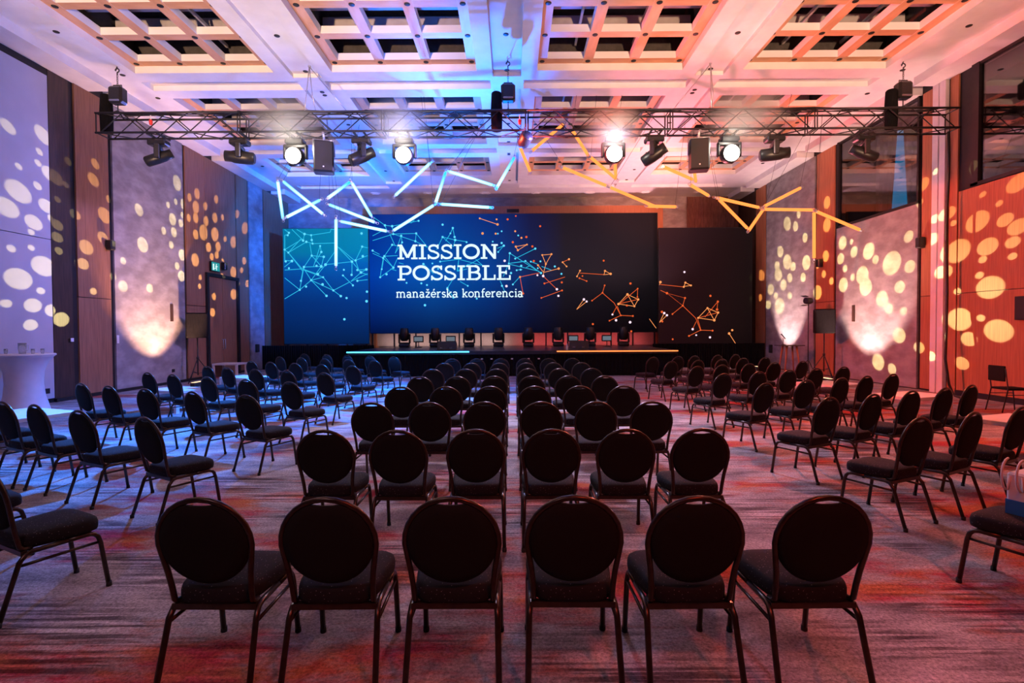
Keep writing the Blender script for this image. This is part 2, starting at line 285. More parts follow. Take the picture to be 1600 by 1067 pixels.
# ---------------------------------------------------------------- mesh helpers
class MB:
    def __init__(s): s.v = []; s.f = []; s.sm = []
    def add(s, vs, fs, smooth=False):
        n = len(s.v); s.v += [tuple(v) for v in vs]; s.f += [tuple(i+n for i in f) for f in fs]; s.sm += [smooth]*len(fs); return s
    def box(s, x0, x1, y0, y1, z0, z1, bev=0.0):
        if bev:
            return s.rbox(x0, x1, y0, y1, z0, z1, bev)
        vs = [(x0,y0,z0),(x1,y0,z0),(x1,y1,z0),(x0,y1,z0),(x0,y0,z1),(x1,y0,z1),(x1,y1,z1),(x0,y1,z1)]
        return s.add(vs, [(0,3,2,1),(4,5,6,7),(0,1,5,4),(1,2,6,5),(2,3,7,6),(3,0,4,7)])
    def rbox(s, x0, x1, y0, y1, z0, z1, b):
        vs = []; rings = [(z0, b), (z0+b, 0), (z1-b, 0), (z1, b)]
        for z, i in rings:
            vs += [(x0+i+b*(i==0),y0+i,z),(x1-i-b*(i==0),y0+i,z),(x1-i,y0+i+b*(i==0),z),(x1-i,y1-i-b*(i==0),z),(x1-i-b*(i==0),y1-i,z),(x0+i+b*(i==0),y1-i,z),(x0+i,y1-i-b*(i==0),z),(x0+i,y0+i+b*(i==0),z)]
        fs = [tuple(reversed(range(8))), tuple(range(24,32))]
        for k in range(3):
            for j in range(8):
                a = k*8+j; c = k*8+(j+1)%8; fs.append((a, c, c+8, a+8))
        return s.add(vs, fs)
    def tube(s, pts, r, n=8, closed=False, caps=True):
        pts = [Vector(p) for p in pts]; m_ = len(pts); vs = []; fs = []; up = None
        rr = r if isinstance(r, (list, tuple)) else [r]*m_
        for i, p in enumerate(pts):
            if closed: t = pts[(i+1)%m_]-pts[i-1]
            else: t = pts[min(i+1, m_-1)]-pts[max(i-1, 0)]
            t.normalize()
            if up is None:
                up = Vector((0,0,1)) if abs(t.z) < 0.9 else Vector((1,0,0))
            a = t.cross(up).normalized(); bb = a.cross(t).normalized(); up = bb
            for k in range(n):
                q = 2*PI*k/n; vs.append(p+(a*math.cos(q)+bb*math.sin(q))*rr[i])
        segs = m_ if closed else m_-1
        for i in range(segs):
            for k in range(n):
                a0 = i*n+k; a1 = i*n+(k+1)%n; b0 = ((i+1)%m_)*n+k; b1 = ((i+1)%m_)*n+(k+1)%n
                fs.append((a0, b0, b1, a1))
        s.add(vs, fs, True)
        if caps and not closed:
            n0 = len(s.v)-len(vs)
            s.f.append(tuple(n0+k for k in range(n))); s.sm.append(False)
            s.f.append(tuple(n0+(m_-1)*n+k for k in reversed(range(n)))); s.sm.append(False)
        return s
    def lathe(s, prof, n=24, c=(0,0,0), axis='z', smooth=True):
        vs = []; fs = []
        for (r, h) in prof:
            for k in range(n):
                q = 2*PI*k/n; a, b_ = r*math.cos(q), r*math.sin(q)
                if axis == 'z': vs.append((c[0]+a, c[1]+b_, c[2]+h))
                elif axis == 'y': vs.append((c[0]+a, c[1]+h, c[2]-b_))
                else: vs.append((c[0]+h, c[1]+a, c[2]+b_))
        for i in range(len(prof)-1):
            for k in range(n):
                fs.append((i*n+k, i*n+(k+1)%n, (i+1)*n+(k+1)%n, (i+1)*n+k))
        fs.append(tuple(reversed(range(n)))); fs.append(tuple((len(prof)-1)*n+k for k in range(n)))
        s.add(vs, fs, smooth); s.sm[-1] = False; s.sm[-2] = False
        return s
    def xf(s, mat):
        s.v = [tuple(mat @ Vector(v)) for v in s.v]; return s
    def mesh(s, name, mat):
        me = bpy.data.meshes.new(name); me.from_pydata(s.v, [], s.f)
        me.polygons.foreach_set('use_smooth', s.sm); me.materials.append(mat); me.update(); return me
    def obj(s, name, mat, parent=None, loc=None):
        o = bpy.data.objects.new(name, s.mesh(name, mat)); C.objects.link(o)
        if parent is not None: o.parent = parent
        if loc is not None: o.location = loc
        return o
def tag(o, label, cat, group=None):
    o['label'] = label; o['category'] = cat
    if group: o['group'] = group
    return o
def thing(name, label, cat, loc=(0,0,0), rz=0, group=None):
    o = bpy.data.objects.new(name, None); C.objects.link(o); o.location = loc; o.rotation_euler = (0,0,rz)
    o.empty_display_size = 0.1
    return tag(o, label, cat, group)
def struct(name, mb, mat, parent=None):
    o = mb.obj(name, mat, parent)
    if parent is None: o['kind'] = 'structure'
    return o
def kids(o): return list(o.children)
def dup(root, loc=None, rz=None, label=None, group=None):
    def cp(o, par):
        c = o.copy(); C.objects.link(c)
        if par is not None: c.parent = par
        for ch in KIDS[o.name]: cp(ch, c)
        return c
    r = cp(root, None)
    if loc is not None: r.location = loc
    if rz is not None: r.rotation_euler = (0,0,rz)
    if label: r['label'] = label
    if group: r['group'] = group
    return r
KIDS = {}
def register(root):
    ch = [o for o in C.objects if o.parent == root]
    KIDS[root.name] = ch
    for c in ch: register(c)

# ================================================================= THE ROOM
Y0, Y1 = -6.0, 25.7
ZS = 7.99; ZB = 7.77            # soffit, side bulkhead
struct('floor', MB().box(-WL-0.3, WL+0.3, Y0-0.3, Y1+0.3, -0.15, 0.0), MT['carpet'])

# ---- ceiling: soffit with coffers, slots and shallow strips cut in
PX = [(-9.25,-5.85), (-4.42,-0.86), (0.62,4.18), (5.65,9.15)]
BAYS = [(-5.6,-1.9), (-0.6,3.1), (4.45,8.1), (9.45,13.12), (14.55,18.2), (19.6,21.9)]
SLOTS = [(-1.4,-0.95), (3.6,4.05), (8.6,9.05), (13.6,14.08), (18.6,19.12), (23.28,23.8)]
SX = [(-9.45,-5.48), (-4.77,-0.55), (0.30,4.57), (5.28,9.35)]
STX = [(-5.48,-4.77), (-0.48,0.23), (4.57,5.28)]
holes = []
for (a, b_) in BAYS:
    for (x0, x1) in PX: holes.append((x0, x1, a, b_, 'panel'))
for (a, b_) in SLOTS:
    for (x0, x1) in SX: holes.append((x0, x1, a, b_, 'slot'))
for i, (a, b_) in enumerate(SLOTS[:-1]):
    for (x0, x1) in STX: holes.append((x0, x1, b_+0.02, SLOTS[i+1][0]-0.2, 'strip'))
xs = sorted({-WL-0.3, WL+0.3, *[h[0] for h in holes], *[h[1] for h in holes]})
ys = sorted({Y0-0.3, Y1+0.3, *[h[2] for h in holes], *[h[3] for h in holes]})
cm = MB()
for i in range(len(xs)-1):
    for j in range(len(ys)-1):
        cx, cy = (xs[i]+xs[i+1])/2, (ys[j]+ys[j+1])/2
        if any(h[0] < cx < h[1] and h[2] < cy < h[3] for h in holes): continue
        cm.add([(xs[i],ys[j],ZS),(xs[i+1],ys[j],ZS),(xs[i+1],ys[j+1],ZS),(xs[i],ys[j+1],ZS)], [(0,3,2,1)])
def recess(mb, h, top, cap=True):
    x0, x1, y0, y1 = h[:4]
    vs = [(x0,y0,ZS),(x1,y0,ZS),(x1,y1,ZS),(x0,y1,ZS),(x0,y0,top),(x1,y0,top),(x1,y1,top),(x0,y1,top)]
    mb.add(vs, [(0,1,5,4),(1,2,6,5),(2,3,7,6),(3,0,4,7)] + ([(4,7,6,5)] if cap else []))
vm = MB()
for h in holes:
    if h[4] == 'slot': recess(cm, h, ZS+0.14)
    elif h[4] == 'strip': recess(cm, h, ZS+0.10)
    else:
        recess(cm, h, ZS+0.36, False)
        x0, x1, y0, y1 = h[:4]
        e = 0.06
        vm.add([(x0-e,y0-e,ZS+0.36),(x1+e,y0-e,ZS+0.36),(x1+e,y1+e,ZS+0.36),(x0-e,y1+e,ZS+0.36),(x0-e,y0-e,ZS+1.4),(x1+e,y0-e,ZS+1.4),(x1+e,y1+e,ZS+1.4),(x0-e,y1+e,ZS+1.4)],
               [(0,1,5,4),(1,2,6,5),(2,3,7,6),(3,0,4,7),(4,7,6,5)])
# side bulkheads
by = [Y0-0.3] + [q for s_ in SLOTS for q in s_] + [Y1+0.3]
for s_, tn_ in ((-1, 'trim_2'), (1, 'trim_3')):
    bh = MB()
    for k in range(0, len(by), 2):
        xa, xb = sorted((s_*10.2, s_*(WL+0.25)))
        bh.box(xa, xb, by[k]+0.03, by[k+1], ZB, ZS+0.05)
    struct(tn_, bh, MT['plaster'])
ceiling = struct('ceiling', cm, MT['plaster'])
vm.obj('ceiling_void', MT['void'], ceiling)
dk = MB(); 
for h in holes:
    if h[4] != 'panel': continue
    x0, x1, y0, y1 = h[:4]
    n = max(1, round((y1-y0)/1.15))
    for k in range(n):
        yy = y1-0.15-1.12*k
        pass; MB().box(x0+0.02, x1-0.02, yy-0.5, yy-0.18, ZS+0.62, ZS+0.95).obj('ceiling_duct', MT['duct'], ceiling)
    for xx in (x0+0.9, x0+2.3):
        MB().box(xx, xx+0.05, y0+0.1, y1-0.1, ZS+0.55, ZS+0.62).obj('ceiling_rail', MT['duct'], ceiling)
# wooden ribs and their small black downlights
ribx = MB().box(-0.115, 0.115, -0.5, 0.5, 0, 0.17).mesh('rib', MT['rib'])
ribx.materials.append(MT['plaster'])
for p_ in ribx.polygons:
    if abs(p_.normal.z) < 0.5: p_.material_index = 1
dl = MB().lathe([(0.0,0.0),(0.055,0.0),(0.062,0.006),(0.062,0.02)], 12).mesh('downlight', MT['joint'])
def pc(name, me, parent, loc, sc=(1,1,1), rz=0, lab=None):
    o = bpy.data.objects.new(name, me); C.objects.link(o); o.parent = parent; o.location = loc; o.scale = sc; o.rotation_euler = (0,0,rz)
    if lab: o['label'] = lab
    return o
ZR = ZS+0.17
for h in holes:
    if h[4] != 'panel': continue
    x0, x1, y0, y1 = h[:4]
    n = 4; cx = [x0+0.115+(x1-x0-0.23)*k/(n-1) for k in range(n)]
    m_ = 4 if y1-y0 > 3 else 3
    cy = [y1-0.115-(y1-y0-0.23)*k/(m_-1) for k in range(m_)]
    for x in cx: pc('rib', ribx, ceiling, (x, (y0+y1)/2, ZR), (1, y1-y0, 1))
    for y in cy: pc('rib', ribx, ceiling, ((x0+x1)/2, y, ZR+0.004), (1, x1-x0, 0.97), PI/2)
    if y1 > 8.5:
        for x in cx:
            for y in cy: pc('downlight', dl, ceiling, (x, y, ZR-0.012))
for k in range(2, len(SLOTS)-1):
    a, b_ = SLOTS[k][1], SLOTS[k+1][0]
    for (x0, x1) in STX:
        for fy in (0.12, 0.58, 0.93): pc('downlight', dl, ceiling, ((x0+x1)/2, a+(b_-a)*fy, ZS+(0.088 if fy != 0.93 or True else 0)))
        pc('downlight', dl, ceiling, ((x0+x1)/2, a+0.35, ZS+0.088))
for s_ in (-9.62, 9.62):
    for y in (9.6, 11.3, 13.2, 14.5, 17.6, 20.5): pc('downlight', dl, ceiling, (s_, y, ZS-0.012))
# round ceiling air outlets in front of the stage opening
outl = MB().lathe([(0.0,-0.03),(0.10,-0.03),(0.12,-0.012),(0.17,-0.035),(0.23,-0.012),(0.25,0.0)], 24)
ref = outl.mesh('ceiling_outlet', MT['plaster'])
for i, px in enumerate((590,672,759,836,918,1003,1084)):
    p = at_z(px, 306, ZS)
    o = bpy.data.objects.new('ceiling_outlet', ref); C.objects.link(o); o.location = (p.x, 24.7, ZS-0.001)
    names = ['leftmost','second from the left','third from the left','middle','third from the right','second from the right','rightmost']
    tag(o, names[i]+' round white air outlet in the ceiling soffit above the big screen', 'ceiling vent', 'round ceiling outlets')
    pc('outlet_ring', MB().lathe([(0.13,-0.052),(0.16,-0.052),(0.16,-0.03),(0.13,-0.03)], 20).mesh('outlet_ring', MT['whitebits']), o, (0,0,0))

# ---- walls
T = 0.25
def wall_piece(mb, side, y0, y1, z0, z1, proud=0.0, thick=T):
    x = side*(WL-proud); xa, xb = sorted((x, side*(WL+thick))); mb.box(xa, xb, y0, y1, z0, z1)
wl = MB(); wall_piece(wl, -1, Y0, Y1, 0, 8.2, -0.02)
wall_left = struct('wall_left', wl, MT['joint'])
def panel(name, parent, side, y0, y1, z0, z1, mat, proud=0.02, gap=0.008):
    mb = MB(); x = side*(WL-proud); xa, xb = sorted((x, side*(WL+0.04))); mb.box(xa, xb, y0+gap, y1-gap, z0+gap, z1-gap)
    o = mb.obj(name, MT[mat], parent); return o
L_ = wall_left
panel('partition_panel', L_, -1, Y0, 3.4, 0.10, 3.8, 'whitewall', 0.05)
panel('partition_panel', L_, -1, Y0, 3.4, 3.8, 7.58, 'whitewall', 0.05)
for (a, b_) in ((3.4, 7.9), (7.9, 12.35)):
    panel('partition_panel', L_, -1, a, b_, 0.10, 3.8, 'whitewall', 0.05)
    panel('partition_panel', L_, -1, a, b_, 3.8, 7.58, 'whitewall', 0.05)
panel('veneer_panel', L_, -1, 12.42, 13.0, 0.0, 7.77, 'darkwood', -0.01)
for (z0, z1) in ((0.08, 2.52), (2.52, 7.77)): panel('veneer_panel', L_, -1, 13.12, 14.2, z0, z1, 'wood')
panel('concrete_panel', L_, -1, 14.32, 17.38, 0.02, 7.77, 'concrete', 0.03)
for (z0, z1) in ((0.08, 2.52), (2.52, 7.77)): panel('veneer_panel', L_, -1, 17.5, 18.6, z0, z1, 'wood')
panel('veneer_panel', L_, -1, 18.6, 20.65, 3.72, 7.77, 'wood')
panel('veneer_panel', L_, -1, 20.72, 21.6, 0.08, 7.77, 'wood')
panel('concrete_panel', L_, -1, 21.7, 22.9, 0.02, 7.77, 'concrete', 0.03)
panel('veneer_panel', L_, -1, 23.0, 25.6, 0.02, 7.77, 'wood')
struct('baseboard_left', MB().box(-WL, -WL+0.06, 12.4, 18.5, 0, 0.08), MT['joint'])
# door in the left wall
dr = MB(); x = -WL
dr.box(x, x+0.10, 18.55, 18.68, 0, 3.72); dr.box(x, x+0.10, 20.60, 20.74, 0, 3.72); dr.box(x, x+0.10, 18.68, 20.60, 3.60, 3.72)
door = struct('door_1', dr, MT['joint'])
MB().box(x-0.02, x+0.03, 18.70, 19.62, 0.01, 3.59).obj('door_leaf', MT['wood'], door)
MB().box(x-0.02, x+0.03, 19.64, 20.59, 0.01, 3.59).obj('door_leaf', MT['wood'], door)
for yy in (19.56, 19.70): MB().tube([(x+0.03,yy,1.0),(x+0.075,yy,1.0),(x+0.075,yy,1.35),(x+0.03,yy,1.35)], 0.012, 6).obj('door_handle', MT['steel'], door)

wr = MB()
WZ0, WZ1 = 4.97, 7.77
wins = [(14.15, 17.7), (9.0, 12.55), (4.5, 8.8)]
# right wall backing with window openings
edges = [Y0] + sorted([q for w in wins for q in w]) + [Y1]
wall_piece(wr, 1, Y0, Y1, 0, WZ0, -0.02); wall_piece(wr, 1, Y0, Y1, WZ1, 8.2, -0.02)
wall_piece(wr, 1, Y0, 4.5, WZ0, WZ1, -0.02); wall_piece(wr, 1, 8.8, 9.0, WZ0, WZ1, -0.02)
wall_piece(wr, 1, 12.55, 14.15, WZ0, WZ1, -0.02); wall_piece(wr, 1, 17.7, Y1, WZ0, WZ1, -0.02)
wall_right = struct('wall_right', wr, MT['joint'])
Rr = wall_right
for (a, b_) in ((Y0, 0.0), (0.0, 4.5), (4.5, 8.8), (8.8, 12.9)):
    for (z0, z1) in ((0.12, 2.47), (2.47, 4.93)): panel('veneer_panel', Rr, 1, a, b_, z0, z1, 'wood_red')
panel('veneer_panel', Rr, 1, 12.92, 13.18, 0.02, 7.77, 'wood_red')
for (z0, z1) in ((0.04, 2.47), (2.47, 7.77)): panel('veneer_panel', Rr, 1, 13.66, 14.05, z0, z1, 'wood_red')
panel('concrete_panel', Rr, 1, 14.15, 17.72, 0.02, 4.95, 'concrete', 0.03)
for (z0, z1) in ((0.02, 2.55), (2.55, 7.77)): panel('veneer_panel', Rr, 1, 17.85, 18.9, z0, z1, 'wood_red')
panel('concrete_panel', Rr, 1, 19.0, 22.6, 0.02, 7.77, 'concrete', 0.03)
panel('veneer_panel', Rr, 1, 22.72, 23.6, 0.02, 7.77, 'wood_red')
panel('veneer_panel', Rr, 1, 23.68, 25.6, 0.02, 7.77, 'darkwood')
struct('baseboard_right', MB().box(WL-0.05, WL, Y0, 12.9, 0, 0.12), MT['joint'])
# white steel column and its groove
cmn = MB(); cmn.box(WL-0.10, WL, 13.22, 13.40, 0, 7.9); cmn.box(WL-0.10, WL, 13.44, 13.62, 0, 7.9); cmn.box(WL-0.05, WL, 13.40, 13.44, 0, 7.9)
struct('trim_1', cmn, MT['plaster'])
# windows high in the right wall, dark room behind
for i, (a, b_) in enumerate(wins):
    fr = MB(); w = 0.09 if i == 0 else 0.2
    fr.box(WL-0.04, WL+0.12, a, a+0.06, WZ0, WZ1); fr.box(WL-0.04, WL+0.12, b_-w, b_, WZ0-0.02, WZ1)
    fr.box(WL-0.04, WL+0.12, a, b_, WZ0-0.03, WZ0+0.05); fr.box(WL-0.02, WL+0.12, a, b_, WZ1-0.06, WZ1)
    win = struct('window_%d' % (i+1), fr, MT['joint'])
    MB().add([(WL+0.02,a+0.05,WZ0+0.04),(WL+0.02,b_-w+0.01,WZ0+0.04),(WL+0.02,b_-w+0.01,WZ1-0.05),(WL+0.02,a+0.05,WZ1-0.05),
              (WL+0.035,a+0.05,WZ0+0.04),(WL+0.035,b_-w+0.01,WZ0+0.04),(WL+0.035,b_-w+0.01,WZ1-0.05),(WL+0.035,a+0.05,WZ1-0.05)],
             [(0,1,2,3),(7,6,5,4),(0,4,5,1),(3,2,6,7),(0,3,7,4),(1,5,6,2)]).obj('window_pane', MT['glass'], win)
bk = MB(); bk.box(WL+1.6, WL+1.7, 4, 18.2, 4.5, 8.2); bk.box(WL+0.25, WL+1.65, 4, 18.2, 4.5, 4.6); bk.box(WL+0.25, WL+1.65, 4, 18.2, 8.1, 8.2)
bk.box(WL+0.25, WL+1.65, 3.9, 4, 4.5, 8.2); bk.box(WL+0.25, WL+1.65, 18.2, 18.3, 4.5, 8.2)
struct('wall_gallery', bk, MT['blackcloth'])
# pleated dark curtains in the gallery behind the glass
def pleats(x0, x1, z0, z1, n, amp, along='x', base=0.0):
    mb = MB(); k = n*6; vs = []
    for z in (z0, z1):
        for i in range(k+1):
            u = x0+(x1-x0)*i/k; d = base+amp*math.sin(i*2*PI/6)+amp*0.3*math.sin(i*1.7)
            vs.append((u, d, z) if along == 'x' else (d, u, z))
    fs = [(i, i+1, k+2+i, k+1+i) for i in range(k)]
    return mb.add(vs, fs, True)
MT['curtain_dk'] = mottled('dark_gallery_curtain', (0.02,0.018,0.03), (0.035,0.03,0.045), nscale=4, rough=0.9)
for (a, b_, t_) in ((14.3, 17.6, 'beyond the far window'), (9.1, 12.3, 'beyond the near window')):
    tag(pleats(a, b_, 4.62, 8.05, 16, 0.05, 'y', WL+1.3).obj('gallery_curtain', MT['curtain_dk']), 'dark pleated curtain hanging in the gallery '+t_, 'curtain')
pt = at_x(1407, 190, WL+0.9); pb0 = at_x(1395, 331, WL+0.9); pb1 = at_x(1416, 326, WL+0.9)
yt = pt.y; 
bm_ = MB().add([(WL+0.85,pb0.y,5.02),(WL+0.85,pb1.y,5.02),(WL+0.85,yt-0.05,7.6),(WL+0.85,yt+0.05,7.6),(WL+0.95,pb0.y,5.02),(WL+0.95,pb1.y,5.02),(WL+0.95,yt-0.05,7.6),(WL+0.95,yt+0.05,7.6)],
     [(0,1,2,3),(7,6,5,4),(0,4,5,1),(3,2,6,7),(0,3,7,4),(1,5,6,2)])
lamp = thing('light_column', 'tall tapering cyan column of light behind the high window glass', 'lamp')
bm_.obj('lit_sleeve', MT['beam'], lamp)  # emissive wedge added to imitate a beam reflected in the window glass
MB().box(WL+0.78, WL+1.02, min(pb0.y,pb1.y)-0.03, max(pb0.y,pb1.y)+0.03, 4.6, 5.02).obj('base', MT['blackmetal'], lamp)  # dark foot added under the glow, not part of a real fixture

MT['sill'] = mottled('pale_stone_sill', (0.42,0.36,0.34), (0.50,0.43,0.41), nscale=20, rough=0.8)
# back wall with wood framed stage opening
ys0 = 25.0
bw = MB().box(-WL-0.3, WL+0.3, 25.55, 25.85, 0, 8.2)
wall_back = struct('wall_back', bw, MT['concrete'])
fx0 = at_y(575, 328, ys0).x; fx1 = at_y(1036, 328, ys0).x; fz1 = at_y(800, 322, ys0).z; fz0 = at_y(800, 333, ys0).z
MB().box(fx0, fx1, ys0, 25.5, fz0-0.1, fz1).obj('opening_head', MT['wood_red'], wall_back)
MB().box(fx1-0.32, fx1, ys0, 25.5, 0, fz0-0.1).obj('opening_jamb', MT['wood_red'], wall_back)
MB().box(fx0, fx0+0.32, ys0, 25.5, 0, fz0-0.1).obj('opening_jamb', MT['wood_red'], wall_back)
MB().box(fx0+0.32, fx1-0.32, 25.2, 25.5, 0.9, 1.62).obj('opening_sill', MT['sill'], wall_back)
MB().box(at_y(792,328,ys0).x, at_y(811,328,ys0).x, ys0-0.02, ys0, fz0+0.03, fz0+0.19).obj('vent_grille', MT['joint'], wall_back)
struct('wall_front', MB().box(-WL-0.3, WL+0.3, Y0-0.3, Y0, 0, 8.2), MT['darkwood'])
MT['curtain_br'] = mottled('brown_curtain', (0.13,0.055,0.045), (0.22,0.10,0.08), (8,1,1), 3, 0.85)
tag(pleats(at_y(1074,330,25.2).x, WL-0.1, 0.9, 7.9, 34, 0.05, 'x', 25.25).obj('stage_curtain', MT['curtain_br']), 'brown pleated curtain in the back corner above the right screen', 'curtain')

# ================================================================= STAGE AND SCREENS
SD = 18.7; SZ = 0.90
sx0 = at_y(543, 548, SD).x; sx1 = at_y(1058, 548, SD).x
stage = thing('stage', 'low black stage with lit front edge below the big screen', 'stage', (0, SD, 0))
MB().box(sx0, sx1, 0, 6.2, SZ-0.12, SZ).obj('stage_deck', MT['stagetop'], stage)
sk = pleats(sx0+0.02, sx1-0.02, 0, SZ-0.12, 90, 0.012, 'x', 0.05); sk.obj('stage_skirt', MT['blackcloth'], stage)
MB().box(sx0+0.05, sx0+0.07, 0.05, 6.1, 0, SZ-0.12).obj('side_skirt', MT['blackcloth'], stage)
MB().box(sx1-0.07, sx1-0.05, 0.05, 6.1, 0, SZ-0.12).obj('side_skirt', MT['blackcloth'], stage)
xa = at_y(733, 548, SD).x; xb = at_y(870, 548, SD).x
MB().box(sx0, xa, -0.03, -0.002, SZ-0.045, SZ-0.005).obj('edge_light_strip', MT['strip_cyan'], stage)['label'] = 'glowing cyan edge strip'
MB().box(sx0-0.03, sx0-0.002, -0.03, 2.6, SZ-0.045, SZ-0.005).obj('edge_light_strip', MT['strip_cyan'], stage)['label'] = 'glowing cyan edge strip'
MB().box(xb, sx1, -0.03, -0.002, SZ-0.045, SZ-0.005).obj('edge_light_strip', MT['strip_orange'], stage)['label'] = 'glowing orange edge strip'
MB().box(sx1+0.002, sx1+0.03, -0.03, 2.6, SZ-0.045, SZ-0.005).obj('edge_light_strip', MT['strip_orange'], stage)['label'] = 'glowing orange edge strip'
for px in (753, 768, 800, 826, 842):
    MB().box(at_y(px,560,SD).x-0.035, at_y(px,560,SD).x+0.035, 0.0, 0.03, 0.60, 0.64).obj('skirt_clip', MT['whitebits'], stage)

def wall_screen(name, label, x0, x1, z0, z1, y, mat, skirt=True):
    t = thing(name, label, 'screen', ((x0+x1)/2, y, 0))
    w = (x1-x0)/2; nx = max(2, round((x1-x0)/1.0)); 
    fr = MB().box(-w-0.02, w+0.02, 0.02, 0.16, z0-0.02, z1+0.02)
    fr.obj('screen_housing', MT['blackmetal'], t)
    MB().add([(-w,0.0,z0),(w,0.0,z0),(w,0.0,z1),(-w,0.0,z1),(-w,0.02,z0),(w,0.02,z0),(w,0.02,z1),(-w,0.02,z1)],[(0,1,2,3),(7,6,5,4),(0,4,5,1),(3,2,6,7),(0,3,7,4),(1,5,6,2)]).obj('picture', MT[mat], t)
    for k in range(nx+1):
        lg = MB()
        xx = -w+0.1+(2*w-0.2)*k/nx; zz = SZ if name == 'led_screen' and not skirt else 0
        lg.box(xx-0.03, xx+0.03, 0.06, 0.14, zz, z0-0.02); lg.obj('support_leg', MT['blackmetal'], t)
    return t
YC, YS = 24.0, 22.8
def sx(px, y): return at_y(px, 440, y).x
scC = wall_screen('led_screen', 'large centre screen showing the words MISSION POSSIBLE on blue', sx(577,YC), sx(1027,YC), at_y(802,519.5,YC).z, at_y(802,334,YC).z, YC, 'scr_c', False)
scL = wall_screen('led_screen', 'smaller screen left of centre with a cyan line network', sx(443,YS), sx(575.5,YS), at_y(510,537,YS).z, at_y(510,357,YS).z, YS, 'scr_l')
scR = wall_screen('led_screen', 'smaller dark screen right of centre with a red line network', sx(1030,YS), sx(1175,YS), at_y(1100,537,YS).z, at_y(1100,356,YS).z, YS, 'scr_r')
for s_, t_ in ((-1, 'left'), (1, 'right')):
    xa_, xb_ = sorted((s_*5.95, s_*(WL-0.06)))
    tag(pleats(xa_, xb_, 0, 1.02, 50, 0.02, 'x', 22.6).obj('screen_skirt', MT['blackcloth']), 'black floor skirt hung under the %s side screen' % t_, 'skirt')

# ---- graphics on the screens
def ribbon(mb, pts, w, closed=False, y=0.0):
    pts = [Vector((p[0], p[1])) for p in pts]; n = len(pts); vs = []
    for i in range(n):
        if closed: a, b_ = pts[i-1], pts[(i+1)%n]; d0 = (pts[i]-a).normalized(); d1 = (b_-pts[i]).normalized()
        else:
            d0 = (pts[i]-pts[i-1]).normalized() if i > 0 else None
            d1 = (pts[i+1]-pts[i]).normalized() if i < n-1 else None
            d0 = d0 or d1; d1 = d1 or d0
        t = (d0+d1)
        t = t.normalized() if t.length > 1e-5 else d0
        nn = Vector((-t.y, t.x)); k = 1/max(0.35, abs(nn.dot(Vector((-d0.y, d0.x)))))
        for s_ in (1, -1): q = pts[i]+nn*(s_*w/2*k); vs.append((q.x, y, q.y))
    m_ = n if closed else n-1
    mb.add(vs, [(2*i, 2*i+1, (2*i+3)%(2*n), (2*i+2)%(2*n)) for i in range(m_)])
def loc_of(t, px, py, y):
    p = at_y(px, py, y); return (p.x-t.location.x, p.z)
def netlines(t, y, segs, ox, oy, sc, mat, w, clip=None, name='network_line'):
    mb = MB()
    for a, b_ in segs:
        P = [loc_of(t, ox+q[0]/sc, oy+q[1]/sc, y) for q in (a, b_)]
        if (Vector(P[0])-Vector(P[1])).length < 0.02: continue
        ribbon(mb, P, w, False, -0.006)
    o = mb.obj(name, MT[mat], t); o['kind'] = 'stuff'; return o
def netdots(t, y, pts, ox, oy, sc, mat, r, name='network_dot'):
    mb = MB()
    for q in pts:
        p = loc_of(t, ox+q[0]/sc, oy+q[1]/sc, y); n = 10
        rr = r*random.uniform(0.8, 1.2)
        mb.add([(p[0]+rr*math.cos(2*PI*k/n), -0.009, p[1]+rr*math.sin(2*PI*k/n)) for k in range(n)], [tuple(range(n))])
    o = mb.obj(name, MT[mat], t); o['kind'] = 'stuff'; return o
SL = [((78,152),(115,180)),((115,180),(105,200)),((105,200),(80,198)),((110,345),(220,225)),((110,345),(80,320)),((80,320),(230,230)),((245,190),(300,200)),((245,190),(233,245)),((300,200),(460,175)),((460,175),(465,150)),((465,150),(520,155)),((260,255),(312,270)),((312,270),(495,265)),((305,240),(312,270)),((300,200),(305,240)),((140,152),(240,250)),((180,152),(245,190)),((80,200),(80,410)),((80,410),(140,415)),((110,345),(225,480)),((110,345),(230,500)),((78,465),(140,415)),((305,370),(405,380)),((405,380),(385,460)),((305,370),(240,465)),((240,465),(385,460)),((305,370),(385,460)),((240,465),(205,655)),((215,580),(235,470)),((300,575),(240,480)),((300,575),(385,460)),((300,575),(400,550)),((300,575),(205,655)),((205,655),(80,730)),((300,575),(428,705)),((240,490),(400,550)),((355,525),(225,480)),((400,550),(485,660)),((300,575),(485,660)),((485,660),(620,590)),((375,290),(385,340)),((375,290),(320,460)),((385,340),(330,430)),((80,490),(230,480)),((495,340),(420,445)),((420,445),(355,525)),((420,445),(640,420)),((495,270),(640,420)),((530,300),(660,410)),((725,295),(670,410)),((725,295),(770,305)),((670,410),(770,370)),((640,420),(715,510)),((640,420),(640,530)),((670,410),(700,500)),((715,510),(770,480)),((685,490),(760,485)),((715,510),(630,585)),((715,510),(770,530)),((565,535),(650,618)),((630,585),(770,520)),((685,580),(770,570)),((80,555),(205,655)),((485,660),(547,707)),((290,270),(305,370)),((262,255),(110,345))]
SLd = [(115,180),(105,200),(245,190),(300,200),(233,245),(305,240),(312,270),(260,255),(375,290),(385,340),(110,345),(80,320),(88,418),(140,415),(115,475),(305,370),(405,380),(385,460),(240,465),(345,455),(420,445),(400,550),(355,525),(215,580),(300,575),(205,655),(258,628),(395,610),(485,660),(428,705),(547,707),(595,723),(577,900),(573,488),(565,535),(648,618),(640,420),(670,410),(725,295),(730,375),(637,530),(685,490),(715,510),(760,485),(685,580),(720,185),(765,670),(762,750)]
netlines(scL, YS, SL, 430, 330, 5.333, 'net_cyan', 0.028); netdots(scL, YS, SLd, 430, 330, 5.333, 'net_cyan_dot', 0.052)
